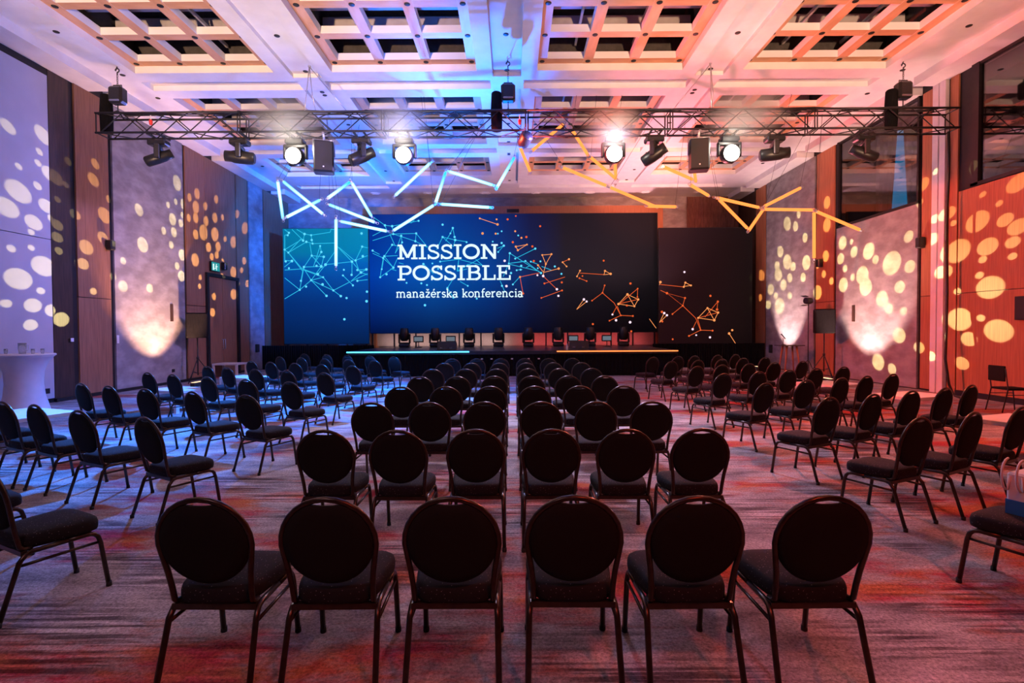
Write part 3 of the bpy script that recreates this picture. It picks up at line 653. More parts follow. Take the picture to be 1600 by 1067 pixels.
SA = [((812,205),(900,160)),((812,245),(985,190)),((915,118),(975,125)),((820,50),(915,118)),((935,175),(985,190)),((985,190),(1175,185)),((915,118),(935,175)),((975,125),(985,190)),((975,125),(1120,95)),((1120,95),(1195,80)),((1130,100),(1160,75)),((1175,185),(1168,250)),((985,190),(1168,250)),((1168,250),(1265,300)),((1175,185),(1270,300)),((955,190),(1000,290)),((1050,205),(1058,260)),((1050,205),(1000,350)),((975,280),(910,375)),((975,280),(1030,290)),((910,375),(1020,370)),((812,330),(870,360)),((812,350),(900,390)),((900,390),(985,470)),((900,390),(875,550)),((890,480),(905,395)),((910,375),(985,470)),((985,470),(1020,390)),((985,470),(875,550)),((960,480),(1010,495)),((1480,140),(1460,185)),((1480,140),(1495,215)),((1395,215),(1345,320)),((1395,215),(1500,240)),((1500,240),(1485,295)),((1395,215),(1485,295)),((1460,185),(1420,250)),((1500,240),(1600,255)),((1235,440),(1320,520)),((1375,420),(1530,400)),((1530,400),(1520,500)),((1520,500),(1600,480)),((1485,560),(1435,640)),((1435,640),(1485,718)),((1520,500),(1610,440)),((1058,260),(1000,350)),((1030,430),(1070,440))]
SAd = [(1395,112),(1265,615),(1248,783),(1095,597),(1218,601),(928,525),(888,483),(812,328),(1310,435),(975,280),(910,375),(900,390),(985,470),(875,550),(1050,205),(1175,185),(1168,250),(985,190),(915,118),(975,125),(1195,80),(1480,140),(1460,185),(1495,215),(1395,215),(1500,240),(1235,440),(1375,420),(1435,640),(1485,718),(1358,480),(1058,260)]
netlines(scC, YC, SA, 430, 330, 5.333, 'net_cyan', 0.026); netdots(scC, YC, SAd, 430, 330, 5.333, 'net_cyan_dot', 0.048)
SB = [((90,400),(75,500)),((75,500),(275,390)),((90,400),(300,455)),((230,400),(310,470)),((435,580),(475,675)),((515,350),(507,435)),((515,350),(775,515)),((507,435),(645,415)),((560,395),(727,312)),((645,415),(775,518)),((465,287),(418,340)),((465,287),(410,310)),((507,435),(460,545)),((100,585),(165,622)),((600,545),(540,610)),((780,460),(860,490)),((650,470),(680,455)),((690,420),(745,440)),((575,490),(620,485)),((507,435),(640,418)),((505,440),(760,500))]
SBd = [(447,167),(585,202),(373,253),(447,265),(415,187),(690,420),(770,418),(610,455),(748,475),(945,522),(890,460),(525,515),(727,312),(515,350),(507,435),(645,415),(560,395),(775,515),(465,287),(418,340),(165,622),(541,610),(572,492),(605,487),(450,622),(540,610),(39,140),(155,258),(240,728)]
netlines(scC, YC, SB, 700, 330, 5.333, 'net_cyan', 0.026); netdots(scC, YC, SBd, 700, 330, 5.333, 'net_cyan_dot', 0.045)
OP = [((265,60),(413,110)),((565,295),(658,278)),((658,278),(582,325)),((582,325),(565,295)),((785,365),(862,358)),((862,358),(815,440)),((815,440),(785,365)),((815,440),(797,510)),((750,450),(797,510)),((797,510),(922,478)),((797,515),(793,540)),((1308,497),(1355,522)),((1355,522),(1295,530)),((1300,528),(1308,497)),((1075,543),(1100,495)),((1132,735),(1072,818)),((1155,752),(1072,818)),((1495,693),(1420,773)),((1495,693),(1585,735)),((1585,735),(1553,792)),((1420,773),(1553,792)),((1495,693),(1553,792)),((955,425),(988,460))]
OR = [((600,548),(770,512)),((600,548),(625,685)),((793,540),(907,650)),((803,602),(975,548)),((778,722),(950,660)),((955,425),(1008,400)),((1100,515),(1300,528)),((1095,558),(1155,582)),((1305,618),(1287,680)),((1287,680),(1200,745)),((1287,680),(1312,702)),((1580,645),(1578,715)),((1580,645),(1430,770)),((1385,765),(1440,868)),((1410,790),(1440,870)),((1440,868),(1540,873)),((1370,860),(1405,795)),((1440,868),(1345,912)),((1420,773),(1580,735)),((1312,702),(1385,765))]
netlines(scC, YC, OP, 700, 330, 5.333, 'net_peach', 0.024); netlines(scC, YC, OR, 700, 330, 5.333, 'net_orange', 0.024)
netlines(scC, YC, [((497,787),(568,885))], 940, 380, 6.667, 'net_peach', 0.024)
ORd = [(1297,412),(1520,602),(1207,940),(1527,1000),(768,125),(497,68),(565,40),(653,215),(703,293),(540,258),(715,415),(803,602),(950,660),(778,722),(948,593),(1120,540),(1155,582),(1095,558),(1305,618),(1287,680),(1200,745),(1578,715),(1580,645),(1440,868),(1540,873),(1345,912),(625,685),(1490,785)]
OPd = [(405,68),(560,167),(612,222),(397,187),(265,60),(413,110),(288,185),(565,295),(582,325),(658,278),(785,365),(862,358),(815,440),(922,478),(1100,495),(1075,543),(1355,522),(1308,497),(955,425),(1008,400),(988,460),(600,548),(1495,693),(1420,773),(1585,735),(1553,792),(750,450)]
netdots(scC, YC, ORd, 700, 330, 5.333, 'net_orange', 0.045); netdots(scC, YC, OPd, 700, 330, 5.333, 'net_peach', 0.048)
netdots(scC, YC, [(745,533),(907,650),(920,705),(1132,735),(1155,752),(1370,860),(1400,908),(1517,925),(793,540),(472,413),(487,624)], 700, 330, 5.333, 'net_pink', 0.05)
CP = [((612,405),(602,435)),((855,455),(872,410)),((872,410),(930,440)),((930,440),(855,450)),((650,730),(604,825)),((680,750),(604,825)),((1102,675),(1005,778)),((1102,675),(1213,722)),((1213,722),(1173,802)),((1173,802),(1005,778)),((1102,675),(1173,802)),((1328,940),(1397,1048))]
CR = [((612,430),(855,455)),((612,490),(680,520)),((868,570),(845,650)),((845,650),(737,738)),((845,650),(980,780)),((1210,608),(1202,690)),((1210,608),(1075,770)),((980,780),(1030,905)),((1000,790),(1035,905)),((1030,905),(1155,910)),((985,815),(948,893)),((1030,905),(910,965)),((1005,778),(1210,722))]
netlines(scR, YS, CP, 940, 380, 6.667, 'net_peach', 0.024); netlines(scR, YS, CR, 940, 380, 6.667, 'net_orange', 0.022)
netlines(scR, YS, [((680,520),(845,650)),((680,520),(868,570))], 940, 380, 6.667, 'net_orange', 0.010)
netdots(scR, YS, [(1133,548),(740,1000),(868,570),(845,650),(737,738),(1030,905),(1155,910),(910,965),(1210,608),(1202,690),(632,815),(628,715),(680,520)], 940, 380, 6.667, 'net_orange', 0.045)
netdots(scR, YS, [(612,405),(872,410),(930,440),(855,455),(1102,675),(1005,778),(1213,722),(1173,802),(1328,940),(1360,905)], 940, 380, 6.667, 'net_peach', 0.048)
netdots(scR, YS, [(862,300),(948,895),(985,957),(1128,980),(652,728),(680,750)], 940, 380, 6.667, 'net_pink', 0.045)

# ---- slab-serif lettering drawn from strokes
def arc(cx, cy, rx, ry, a0, a1, n=14):
    return [(cx+rx*math.cos(math.radians(a0+(a1-a0)*k/n)), cy+ry*math.sin(math.radians(a0+(a1-a0)*k/n))) for k in range(n+1)]
t_ = 0.175; h_ = t_/2; sf = 0.115; sh = sf/2
def serif(x, y, w=0.36): return ([(x-w/2, y), (x+w/2, y)], sf)
def U(ch):     # upper case, cap height 1: (advance, strokes)
    if ch == 'M': return 1.30, [([(0.22,0),(0.22,1)],t_),([(1.06,0),(1.06,1)],t_),([(0.22,0.97),(0.64,0.12)],t_),([(0.64,0.12),(1.06,0.97)],t_),([(0.02,sh),(0.42,sh)],sf),([(0.86,sh),(1.26,sh)],sf),([(0.02,1-sh),(0.24,1-sh)],sf),([(1.04,1-sh),(1.26,1-sh)],sf)]
    if ch == 'I': return 0.56, [([(0.26,0),(0.26,1)],t_),serif(0.26,sh,0.46),serif(0.26,1-sh,0.46)]
    if ch == 'N': return 1.12, [([(0.22,0),(0.22,1)],t_),([(0.88,0),(0.88,1)],t_),([(0.22,0.95),(0.88,0.05)],t_),([(0.02,sh),(0.42,sh)],sf),([(0.68,1-sh),(1.08,1-sh)],sf),([(0.02,1-sh),(0.24,1-sh)],sf)]
    if ch == 'O': return 1.12, [(arc(0.54,0.5,0.455,0.435,0,360,28),t_)]
    if ch == 'S':
        p = arc(0.40,0.735,0.27,0.205,20,270,14)[0:]+arc(0.40,0.27,0.30,0.21,90,-165,14)[1:]
        return 0.82, [(p,0.14),([(0.67,0.70),(0.67,1.0)],0.10),([(0.08,0.0),(0.08,0.32)],0.10)]
    if ch == 'P': return 0.94, [([(0.22,0),(0.22,1)],t_),([(0.02,sh),(0.48,sh)],sf),([(0.02,1-sh),(0.55,1-sh)],sf),([(0.22,0.44),(0.55,0.44)],sf),(arc(0.55,0.69,0.27,0.25,-90,90,12),t_-0.02)]
    if ch == 'B': return 0.98, [([(0.22,0),(0.22,1)],t_),([(0.02,sh),(0.56,sh)],sf),([(0.02,1-sh),(0.54,1-sh)],sf),([(0.22,0.52),(0.56,0.52)],sf),(arc(0.54,0.735,0.24,0.21,-90,90,12),t_-0.02),(arc(0.57,0.29,0.27,0.235,-90,90,12),t_-0.02)]
    if ch == 'L': return 0.90, [([(0.22,0),(0.22,1)],t_),([(0.02,sh),(0.82,sh)],sf),([(0.02,1-sh),(0.46,1-sh)],sf),([(0.79,0),(0.79,0.36)],0.11)]
    if ch == 'E': return 0.96, [([(0.22,0),(0.22,1)],t_),([(0.02,sh),(0.86,sh)],sf),([(0.02,1-sh),(0.82,1-sh)],sf),([(0.22,0.51),(0.60,0.51)],sf),([(0.83,0),(0.83,0.32)],0.11),([(0.79,0.70),(0.79,1)],0.11),([(0.60,0.38),(0.60,0.64)],0.10)]
v_ = 0.118
def Lw(ch):    # lower case, x-height 0.66
    X = 0.66; c = v_/2
    if ch == 'm': return 1.22, [([(0.16,0),(0.16,X)],v_),([(0.03,X-c),(0.16,X-c)],v_),(arc(0.36,0.43,0.20,0.20,180,0,10)+[(0.56,0)],v_),(arc(0.78,0.43,0.21,0.20,180,0,10)+[(0.99,0)],v_),([(0.02,c),(0.30,c)],v_*0.8),([(0.43,c),(0.69,c)],v_*0.8),([(0.86,c),(1.14,c)],v_*0.8)]
    if ch == 'n': return 0.82, [([(0.16,0),(0.16,X)],v_),([(0.03,X-c),(0.16,X-c)],v_),(arc(0.37,0.42,0.21,0.21,180,0,10)+[(0.58,0)],v_),([(0.02,c),(0.31,c)],v_*0.8),([(0.44,c),(0.73,c)],v_*0.8)]
    if ch == 'r': return 0.60, [([(0.16,0),(0.16,X)],v_),([(0.03,X-c),(0.16,X-c)],v_),(arc(0.42,0.34,0.25,0.28,170,70,8),v_),([(0.02,c),(0.34,c)],v_*0.8)]
    if ch == 'a': return 0.72, [(arc(0.30,0.44,0.21,0.18,150,0,9)+[(0.51,0.0)],v_),(arc(0.29,0.19,0.20,0.16,0,360,18),v_),([(0.46,c),(0.66,c)],v_*0.8)]
    if ch == 'e' or ch == 'é':
        s_ = [(arc(0.34,0.33,0.27,0.28,0,320,20),v_),([(0.08,0.34),(0.60,0.34)],v_*0.8)]
        if ch == 'é': s_.append(([(0.32,0.78),(0.46,0.96)],v_))
        return 0.70, s_
    if ch == 'c': return 0.66, [(arc(0.34,0.33,0.27,0.28,45,320,18),v_)]
    if ch == 'o': return 0.72, [(arc(0.35,0.33,0.28,0.28,0,360,22),v_)]
    if ch == 's': return 0.56, [(arc(0.27,0.475,0.17,0.13,20,270,10)+arc(0.27,0.19,0.20,0.14,90,-160,10)[1:],v_)]
    if ch == 'ž': return 0.66, [([(0.08,X-c),(0.54,X-c)],v_),([(0.54,X-c),(0.08,c)],v_),([(0.08,c),(0.58,c)],v_),([(0.18,0.95),(0.31,0.78)],v_*0.8),([(0.31,0.78),(0.44,0.95)],v_*0.8)]
    if ch == 'k': return 0.74, [([(0.16,0),(0.16,0.98)],v_),([(0.03,0.98-c),(0.16,0.98-c)],v_),([(0.18,0.28),(0.56,0.62)],v_),([(0.30,0.38),(0.58,0.04)],v_),([(0.02,c),(0.30,c)],v_*0.8),([(0.44,c),(0.70,c)],v_*0.8),([(0.42,X-c),(0.66,X-c)],v_*0.8)]
    if ch == 'f': return 0.50, [([(0.20,0),(0.20,0.72)]+arc(0.40,0.74,0.20,0.20,170,70,8),v_),([(0.04,X-c),(0.44,X-c)],v_*0.8),([(0.06,c),(0.38,c)],v_*0.8)]
    if ch == 'i': return 0.38, [([(0.19,0),(0.19,X)],v_),([(0.05,X-c),(0.19,X-c)],v_),([(0.04,c),(0.34,c)],v_*0.8),([(0.19,0.80),(0.19,0.92)],v_*1.1)]
    return 0.42, []
def write(t, y, s, fn, x0, x1, ybase, ytop, name, cap=1.0):
    tot = sum(fn(c)[0] for c in s)
    a = loc_of(t, x0, ybase, y); b_ = loc_of(t, x1, ybase, y); c = loc_of(t, x0, ytop, y)
    kx = (b_[0]-a[0])/tot; kz = (c[1]-a[1])/cap; cur = 0
    for ch in s:
        mb = MB(); adv, st = fn(ch)
        for pts, w in st:
            cl = len(pts) > 12 and (Vector(pts[0])-Vector(pts[-1])).length < 1e-3
            P = [(a[0]+(cur+p[0])*kx, a[1]+p[1]*kz) for p in (pts[:-1] if cl else pts)]
            ribbon(mb, P, w*kz, cl, -0.016)
        cur += adv
        if mb.v: mb.obj(name, MT['text'], t)
write(scC, YC, 'MISSION', U, 621, 779, 405.2, 382.3, 'letter')
write(scC, YC, 'POSSIBLE', U, 621, 800, 438.2, 415.2, 'letter')
write(scC, YC, 'manažérska konferencia', Lw, 619, 818, 465.3, 456.0, 'letter', 0.66)

# ================================================================= TRUSS
TY0, TY1, TZ0, TZ1 = 12.58, 13.0, 6.35, 6.81
tx0, tx1 = -9.85, 10.55
truss = thing('lighting_truss', 'long black box truss hung across the hall below the ceiling', 'truss', (0, 12.79, 6.35))
NSEC = 6; sl = (tx1-tx0)/NSEC; yy0, yy1, hh = TY0-12.79, TY1-12.79, TZ1-TZ0
for s_ in range(NSEC):
    a = tx0+s_*sl+0.01; b_ = a+sl-0.02
    for (y, z) in ((yy0,0),(yy1,0),(yy0,hh),(yy1,hh)): MB().tube([(a,y,z),(b_,y,z)], 0.026, 8).obj('chord', MT['truss'], truss)
    n = 6
    for (p, q) in (((yy0,0),(yy0,hh)),((yy1,0),(yy1,hh)),((yy0,0),(yy1,0)),((yy0,hh),(yy1,hh))):
        for k in range(n):
            xa_ = a+0.12+(sl-0.26)*k/n; xb_ = a+0.12+(sl-0.26)*(k+1)/n; 
            A, B = (p, q) if k % 2 == 0 else (q, p)
            MB().tube([(xa_,A[0],A[1]),(xb_,B[0],B[1])], 0.013, 6).obj('diagonal', MT['truss'], truss)
    for xx in (a+0.02, b_-0.02):
        e = MB()
        e.tube([(xx,yy0,0),(xx,yy0,hh)], 0.014, 6); e.tube([(xx,yy1,0),(xx,yy1,hh)], 0.014, 6); e.tube([(xx,yy0,0),(xx,yy1,0)], 0.014, 6); e.tube([(xx,yy0,hh),(xx,yy1,hh)], 0.014, 6)
        e.obj('end_frame', MT['truss'], truss)
# cable loom lying on the truss
cb = MB()
for k in range(4):
    pts = [(tx0+0.5+i*0.5, 12.79-0.12+0.07*k+0.03*math.sin(i*1.3+k), TZ1+0.035+0.02*abs(math.sin(i*0.9+k*2))) for i in range(40)]
    cb.tube(pts, 0.014, 5)
cbo = tag(cb.obj('cable_loom', MT['blackmetal']), 'black cable loom lying along the top of the truss', 'cable'); cbo['kind'] = 'stuff'
pe = at_y(1482, 215, 12.79)
cpts = [(pe.x, 12.79, TZ0-0.02)]+[(pe.x+0.02*math.sin(k*1.1), 12.79, TZ0-0.02-k*0.55) for k in range(1, 9)]+[(pe.x-0.02, 12.75, 1.6),(pe.x-0.08,12.7,0.9),(pe.x-0.03,12.65,0.3),(pe.x+0.05,12.6,0.03),(pe.x-0.1,12.2,0.02)]
tag(MB().tube(cpts, 0.028, 8).obj('hanging_cable', MT['blackmetal']), 'thick black cable dropping from the right truss end to the floor', 'cable')
for px, ty in ((188, 'left'),):
    pass
# red indicator lamps on hoist lines
def hoist(px, ztop, label, big=False, bag=True):
    X = at_y(px, 150, 12.79).x
    t = thing('chain_hoist', label, 'hoist', (X, 12.79, 0), 0, 'chain hoists holding the truss')
    zc = 7.30
    MB().rbox(-0.17, 0.17, -0.13, 0.13, zc-0.20, zc+0.20, 0.05).obj('motor_body', MT['blackmetal'], t)
    MB().rbox(-0.12, 0.12, -0.15, 0.15, zc-0.17, zc-0.13, 0.015).obj('motor_band', MT['steel'], t)
    hd = MB().tube([(-0.1,0,zc+0.2),(-0.1,0,zc+0.25),(0.1,0,zc+0.25),(0.1,0,zc+0.2)], 0.012, 6); hd.obj('carry_handle', MT['blackmetal'], t)
    ch = MB(); z = zc+0.2; k = 0
    while z < ztop-0.2:
        a = 0.016; pts = [((a if k%2 else 0)*math.cos(q*PI/4), (0 if k%2 else a)*math.cos(q*PI/4), z+0.02+0.03*math.sin(q*PI/4)) for q in range(8)]
        ch.tube(pts, 0.006, 5, closed=True); z += 0.05; k += 1
    ch.obj('chain', MT['blackmetal'], t)['kind'] = 'stuff'
    hk = MB().tube([(0,0,ztop-0.2),(0,0,ztop-0.14)]+[(0.045*math.sin(q), 0, ztop-0.09+0.045*-math.cos(q)) for q in [i*0.5 for i in range(11)]]+[(0,0,ztop)], 0.014, 6)
    hk.obj('hook', MT['blackmetal'], t)
    MB().tube([(0,0,zc-0.2),(0,0,TZ1+0.12)], 0.012, 6).obj('lift_chain', MT['blackmetal'], t)
    MB().tube([(-0.0,-0.2,TZ1),(0,0,TZ1+0.14),(0,0.2,TZ1)], 0.02, 6).obj('sling', MT['blackmetal'], t)
    if bag:
        MB().lathe([(0.06,0),(0.13,0.02),(0.14,0.5),(0.12,0.9),(0.10,0.92)], 12, (-0.28,0.0,TZ0+0.05)).obj('chain_bag', MT['blackcloth'], t)
        MB().tube([(-0.28,0,TZ0+0.95),(-0.2,0,zc),(-0.1,0,zc)], 0.012, 6).obj('bag_strap', MT['blackmetal'], t)
    return t
hoist(794, ZS+0.10, 'black chain hoist and chain bag above the middle of the truss')
hoist(184, ZS, 'black chain hoist at the left end of the truss', bag=True)
hoist(1411, ZS, 'black chain hoist at the right end of the truss', bag=True)
for px, s_ in ((484, 'left'), (1110, 'right')):
    X = at_y(px, 150, 12.79).x
    o = thing('truss_sling', 'thin slings tying the truss to the ceiling, %s of centre' % s_, 'sling', (X, 12.79, 0), 0, 'ceiling slings')
    MB().tube([(0,0,ZS-0.02),(-0.05,-0.2,TZ1)], 0.012, 5).obj('strap', MT['steel'], o)
    MB().tube([(0,0,ZS-0.02),(0.06,0.0,7.3),(0.1,0.2,TZ1)], 0.012, 5).obj('strap', MT['steel'], o)
    MB().rbox(-0.03,0.03,-0.02,0.02,ZS-0.04,ZS,0.006).obj('anchor', MT['steel'], o)
    MB().tube([(0.0,0,ZS-0.03),((0.95 if s_=='left' else -0.95), 0.15, TZ1+0.02)], 0.010, 6).obj('stay_rod', MT['steel'], o)
for px, py, s_ in ((236.5, 191.5, 'left end'), (812, 191, 'middle')):
    p = at_y(px, py, 12.56)
    o = thing('warning_lamp', 'small red marker hanging on the truss at its '+s_, 'marker', (p.x, 12.54, p.z))
    MB().lathe([(0.0,-0.07),(0.03,-0.06),(0.04,0.0),(0.035,0.05),(0.0,0.07)], 10).obj('bulb', MT['red'], o)
    MB().tube([(0,0,0.06),(0,0,0.16)], 0.012, 6).obj('stem', MT['whitebits'], o)

# ---- fixtures on the truss
def clamp(mb, x, zt):   # hook clamp under the lower front chord
    mb.box(x-0.02, x+0.02, -0.24, 0.24, -0.02, 0.012); mb.box(x-0.02, x+0.02, -0.03, 0.03, zt, -0.02)
def moving_head(name, px, label, pan, tilt, r=0.13, ln=0.46, lit=None, wash=False, group=None, dz=0.0):
    X = at_y(px, 230, 12.79).x
    t = thing(name, label, 'stage light', (X, 12.79, TZ0-0.03), 0, group)
    for cx_ in (-0.12, 0.12): h = MB(); clamp(h, cx_, -0.10); h.obj('clamp', MT['blackmetal'], t)
    MB().rbox(-0.22, 0.22, -0.13, 0.13, -0.22, -0.09, 0.03).obj('base', MT['blackmetal'], t)
    Rz = Matrix.Rotation(pan, 4, 'Z')
    hz = -0.50+dz
    aw = r+0.055
    for s_ in (-1, 1):
        y = MB().rbox(s_*aw-0.03, s_*aw+0.03, -0.06, 0.06, hz-0.06, -0.24, 0.02); y.xf(Rz); y.obj('yoke_arm', MT['blackmetal'], t)
    y = MB().rbox(-aw-0.03, aw+0.03, -0.06, 0.06, -0.30, -0.21, 0.02); y.xf(Rz); y.obj('yoke_bridge', MT['blackmetal'], t)
    Mt = Matrix.Translation((0,0,hz)) @ Rz @ Matrix.Rotation(tilt, 4, 'X')
    if wash:
        prof = [(0.10,0.20),(0.17,0.16),(0.215,0.04),(0.22,-0.10),(0.205,-0.16),(0.19,-0.165)]
        hd = MB().lathe(prof, 24, axis='y')
        fl = MB().lathe([(0.0,-0.17),(0.185,-0.17),(0.185,-0.163),(0.0,-0.163)], 24, axis='y')
    else:
        prof = [(r*0.7,ln*0.5),(r*0.95,ln*0.45),(r,ln*0.1),(r*0.98,-ln*0.2),(r*0.85,-ln*0.3),(r*0.85,-ln*0.5),(r*0.72,-ln*0.5)]
        hd = MB().lathe(prof, 20, axis='y')
        fl = MB().lathe([(0.0,-ln*0.5-0.004),(r*0.7,-ln*0.5-0.004),(r*0.7,-ln*0.5+0.01),(0.0,-ln*0.5+0.01)], 20, axis='y')
    hd.xf(Mt); o = hd.obj('lamp_head', MT['blackmetal'], t)
    fl.xf(Mt); lo = fl.obj('lens', MT[lit or 'lens'], o); 
    if wash:
        pl = bpy.data.lights.new('wash_lamp', 'POINT'); pl.energy = 42; pl.color = (1.0, 0.88, 0.74); pl.shadow_soft_size = 0.12
        po = bpy.data.objects.new('wash_lamp', pl); C.objects.link(po); po.location = (X, 12.44, TZ0-0.30)
    if lit: lo['label'] = 'glowing lens'
    return t
G1 = 'profile moving heads on the truss'; G2 = 'lit wash lights on the truss'
PH = PI/2
moving_head('moving_head_light', 248, 'black moving head at the far left of the truss, tipped down right', PH+0.35, -0.45, 0.13, 0.62, group=G1)
moving_head('moving_head_light', 375, 'moving head with level barrel, lens facing left, blue sheen', -PH*0.86, -0.05, 0.15, 0.66, 'lamp_dim', group=G1)
moving_head('moving_head_light', 565, 'moving head between the left hanging speaker and a lit wash light', PH*1.3, -0.5, 0.15, 0.62, group=G1)
moving_head('moving_head_light', 1022, 'moving head between a lit wash light and the right hanging speaker', PH*0.7, -0.5, 0.15, 0.62, group=G1)
moving_head('moving_head_light', 1210, 'moving head with level barrel, lens facing right', PH*0.86, -0.05, 0.15, 0.66, 'lamp_dim', group=G1)
moving_head('moving_head_light', 1350, 'black moving head at the far right of the truss, tipped down left', -PH-0.2, -0.45, 0.13, 0.62, group=G1)
for px, nm in ((462, 'leftmost of the four'), (632, 'second from the left of the four'), (958, 'third from the left of the four'), (1139, 'rightmost of the four')):
    moving_head('wash_light', px, nm+' brightly lit round wash lights under the truss', 0, 0.12, wash=True, lit='lamp_white', group=G2, r=0.2)
def hang_speaker(px, label, rz):
    X = at_y(px, 240, 12.79).x
    t = thing('hanging_speaker', label, 'loudspeaker', (X, 12.79, TZ0-0.03), rz, 'speakers hung on the truss')
    MB().rbox(-0.23, 0.23, -0.18, 0.18, -0.90, -0.16, 0.03).obj('cabinet', MT['blackmetal'], t)
    MB().rbox(-0.205, 0.205, -0.20, -0.175, -0.87, -0.19, 0.008).obj('grille', MT['grille'], t)
    MB().box(-0.015, 0.015, -0.207, -0.199, -0.80, -0.77).obj('badge', MT['whitebits'], t)
    b_ = MB(); b_.tube([(-0.245,0,-0.5),(-0.245,0,-0.10),(0.245,0,-0.10),(0.245,0,-0.5)], 0.016, 6); b_.box(-0.025,0.025,-0.24,0.24,-0.03,0.01); b_.box(-0.02,0.02,-0.02,0.02,-0.11,-0.02)
    b_.obj('bracket', MT['steel'], t)
hang_speaker(506, 'black speaker hung from the truss left of centre', 0.28)
hang_speaker(1092, 'black speaker hung from the truss right of centre', -0.22)
X = at_y(820, 218, 12.6).x
t = thing('par_can', 'small black lamp clamped under the middle of the truss', 'stage light', (X, 12.58, TZ0-0.03))
h = MB(); clamp(h, 0, -0.06); h.obj('clamp', MT['steel'], t)
pcn = MB().lathe([(0.10,0.17),(0.14,0.12),(0.15,-0.14),(0.135,-0.16)], 18, axis='y'); Mt = Matrix.Translation((0,0,-0.20)) @ Matrix.Rotation(0.5,4,'Z') @ Matrix.Rotation(-0.5,4,'X'); pcn.xf(Mt); pcn.obj('housing', MT['blackmetal'], t)
le = MB().lathe([(0,-0.165),(0.13,-0.165),(0.13,-0.158),(0,-0.158)], 18, axis='y').xf(Mt); le.obj('lens', MT['lens'], t)
MB().tube([(-0.17,0,-0.2),(-0.17,0,-0.06),(0.17,0,-0.06),(0.17,0,-0.2)], 0.012, 6).obj('yoke', MT['blackmetal'], t)

# ================================================================= TUBE LIGHT SCULPTURE
BLUE = [((434,284),(442,341)),((443,284),(504,334)),((448,339),(499,313)),((513,309),(546,285)),((550,286),(580,337)),((515,320),(585,347)),((525,343),(525,415)),((533,346),(604,361)),((615,360),(677,321)),((618,305),(672,255)),((681,316),(696,270)),((702,268),(769,289)),((777,292),(803,247)),((690,319),(764,324))]
ORG = [((813,231),(828,267)),((832,235),(879,195)),((894,203),(919,243)),((923,246),(962,279)),((961,250),(962,275)),((880,262),(947,290)),((954,293),(1022,322)),((1012,322),(1055,323)),((1038,261),(1081,280)),((1085,267),(1087,283)),((1079,289),(1106,305)),((1120,309),(1185,324)),((1124,312),(1167,356)),((1170,360),(1192,328)),((1195,322),(1250,294)),((1195,327),(1272,328)),((1272,332),(1272,403)),((1277,331),(1343,359))]
TD = 16.0; TLEN = 1.42
def pdesc(a, b_, bx0, bx1):
    mx = (a[0]+b_[0])/2; my = (a[1]+b_[1])/2
    u = (mx-bx0)/(bx1-bx0)
    return u, my
def tubes(lst, colname, mat, bx0, bx1):
    order = sorted(range(len(lst)), key=lambda i: (lst[i][0][0]+lst[i][1][0])/2)
    ordn = ['first','second','third','fourth','fifth','sixth','seventh','eighth','ninth','tenth','eleventh','twelfth','thirteenth','fourteenth','fifteenth','sixteenth','seventeenth','eighteenth']
    for i, (a, b_) in enumerate(lst):
        l = math.hypot(a[0]-b_[0], a[1]-b_[1])*TD/F
        dd = math.sqrt(max(0, TLEN**2-l*l))*0.8
        A = at_y(a[0], a[1], TD-dd/2); B = at_y(b_[0], b_[1], TD+dd/2)
        dx, dy = b_[0]-a[0], b_[1]-a[1]
        sl_ = 'level' if abs(dy) < abs(dx)*0.12 else 'upright' if abs(dx) < abs(dy)*0.15 else 'sloping down to the right' if dx*dy > 0 else 'sloping up to the right'
        t = thing('tube_light', '%s glowing %s tube light from the left, %s' % (ordn[order.index(i)], colname, sl_), 'tube light', tuple((A+B)/2), 0, colname+' tube lights')
        c = (A+B)/2; a_, bb = A-c, B-c; d = (bb-a_).normalized()
        MB().tube([a_, bb], 0.046, 12).obj('tube', MT[mat], t)
        for s_, e in ((-1, a_), (1, bb)):
            MB().tube([e-d*0.005*s_*-1, e+d*(s_*0.07)], 0.030, 8).obj('end_cap', MT['clear'], t)
            ee = e+d*(s_*0.10)
            MB().tube([ee+Vector((0.035*math.cos(q),0,0.035*math.sin(q))) for q in [k*PI/4 for k in range(8)]], 0.010, 5, closed=True).obj('coupling_ring', MT['steel'], t)
        top = a_ if A.z > B.z else bb; 
        wp = c+top; wx, wy = wp.x, wp.y
        for h in holes:
            if h[0]-0.03 < wx < h[1]+0.03 and h[2]-0.03 < wy < h[3]+0.03:
                q_ = min(((wx-h[0], h[0]-0.05, wy), (h[1]-wx, h[1]+0.05, wy), (wy-h[2], wx, h[2]-0.05), (h[3]-wy, wx, h[3]+0.05)))
                wx, wy = q_[1], q_[2]
        MB().tube([top+Vector((0,0,0.05)), Vector((wx-c.x, wy-c.y, ZS-c.z))], 0.0045, 4).obj('suspension_wire', MT['wire'], t)
tubes(BLUE, 'cyan', 'tube_cyan', 434, 803); tubes(ORG, 'orange', 'tube_orange', 813, 1343)

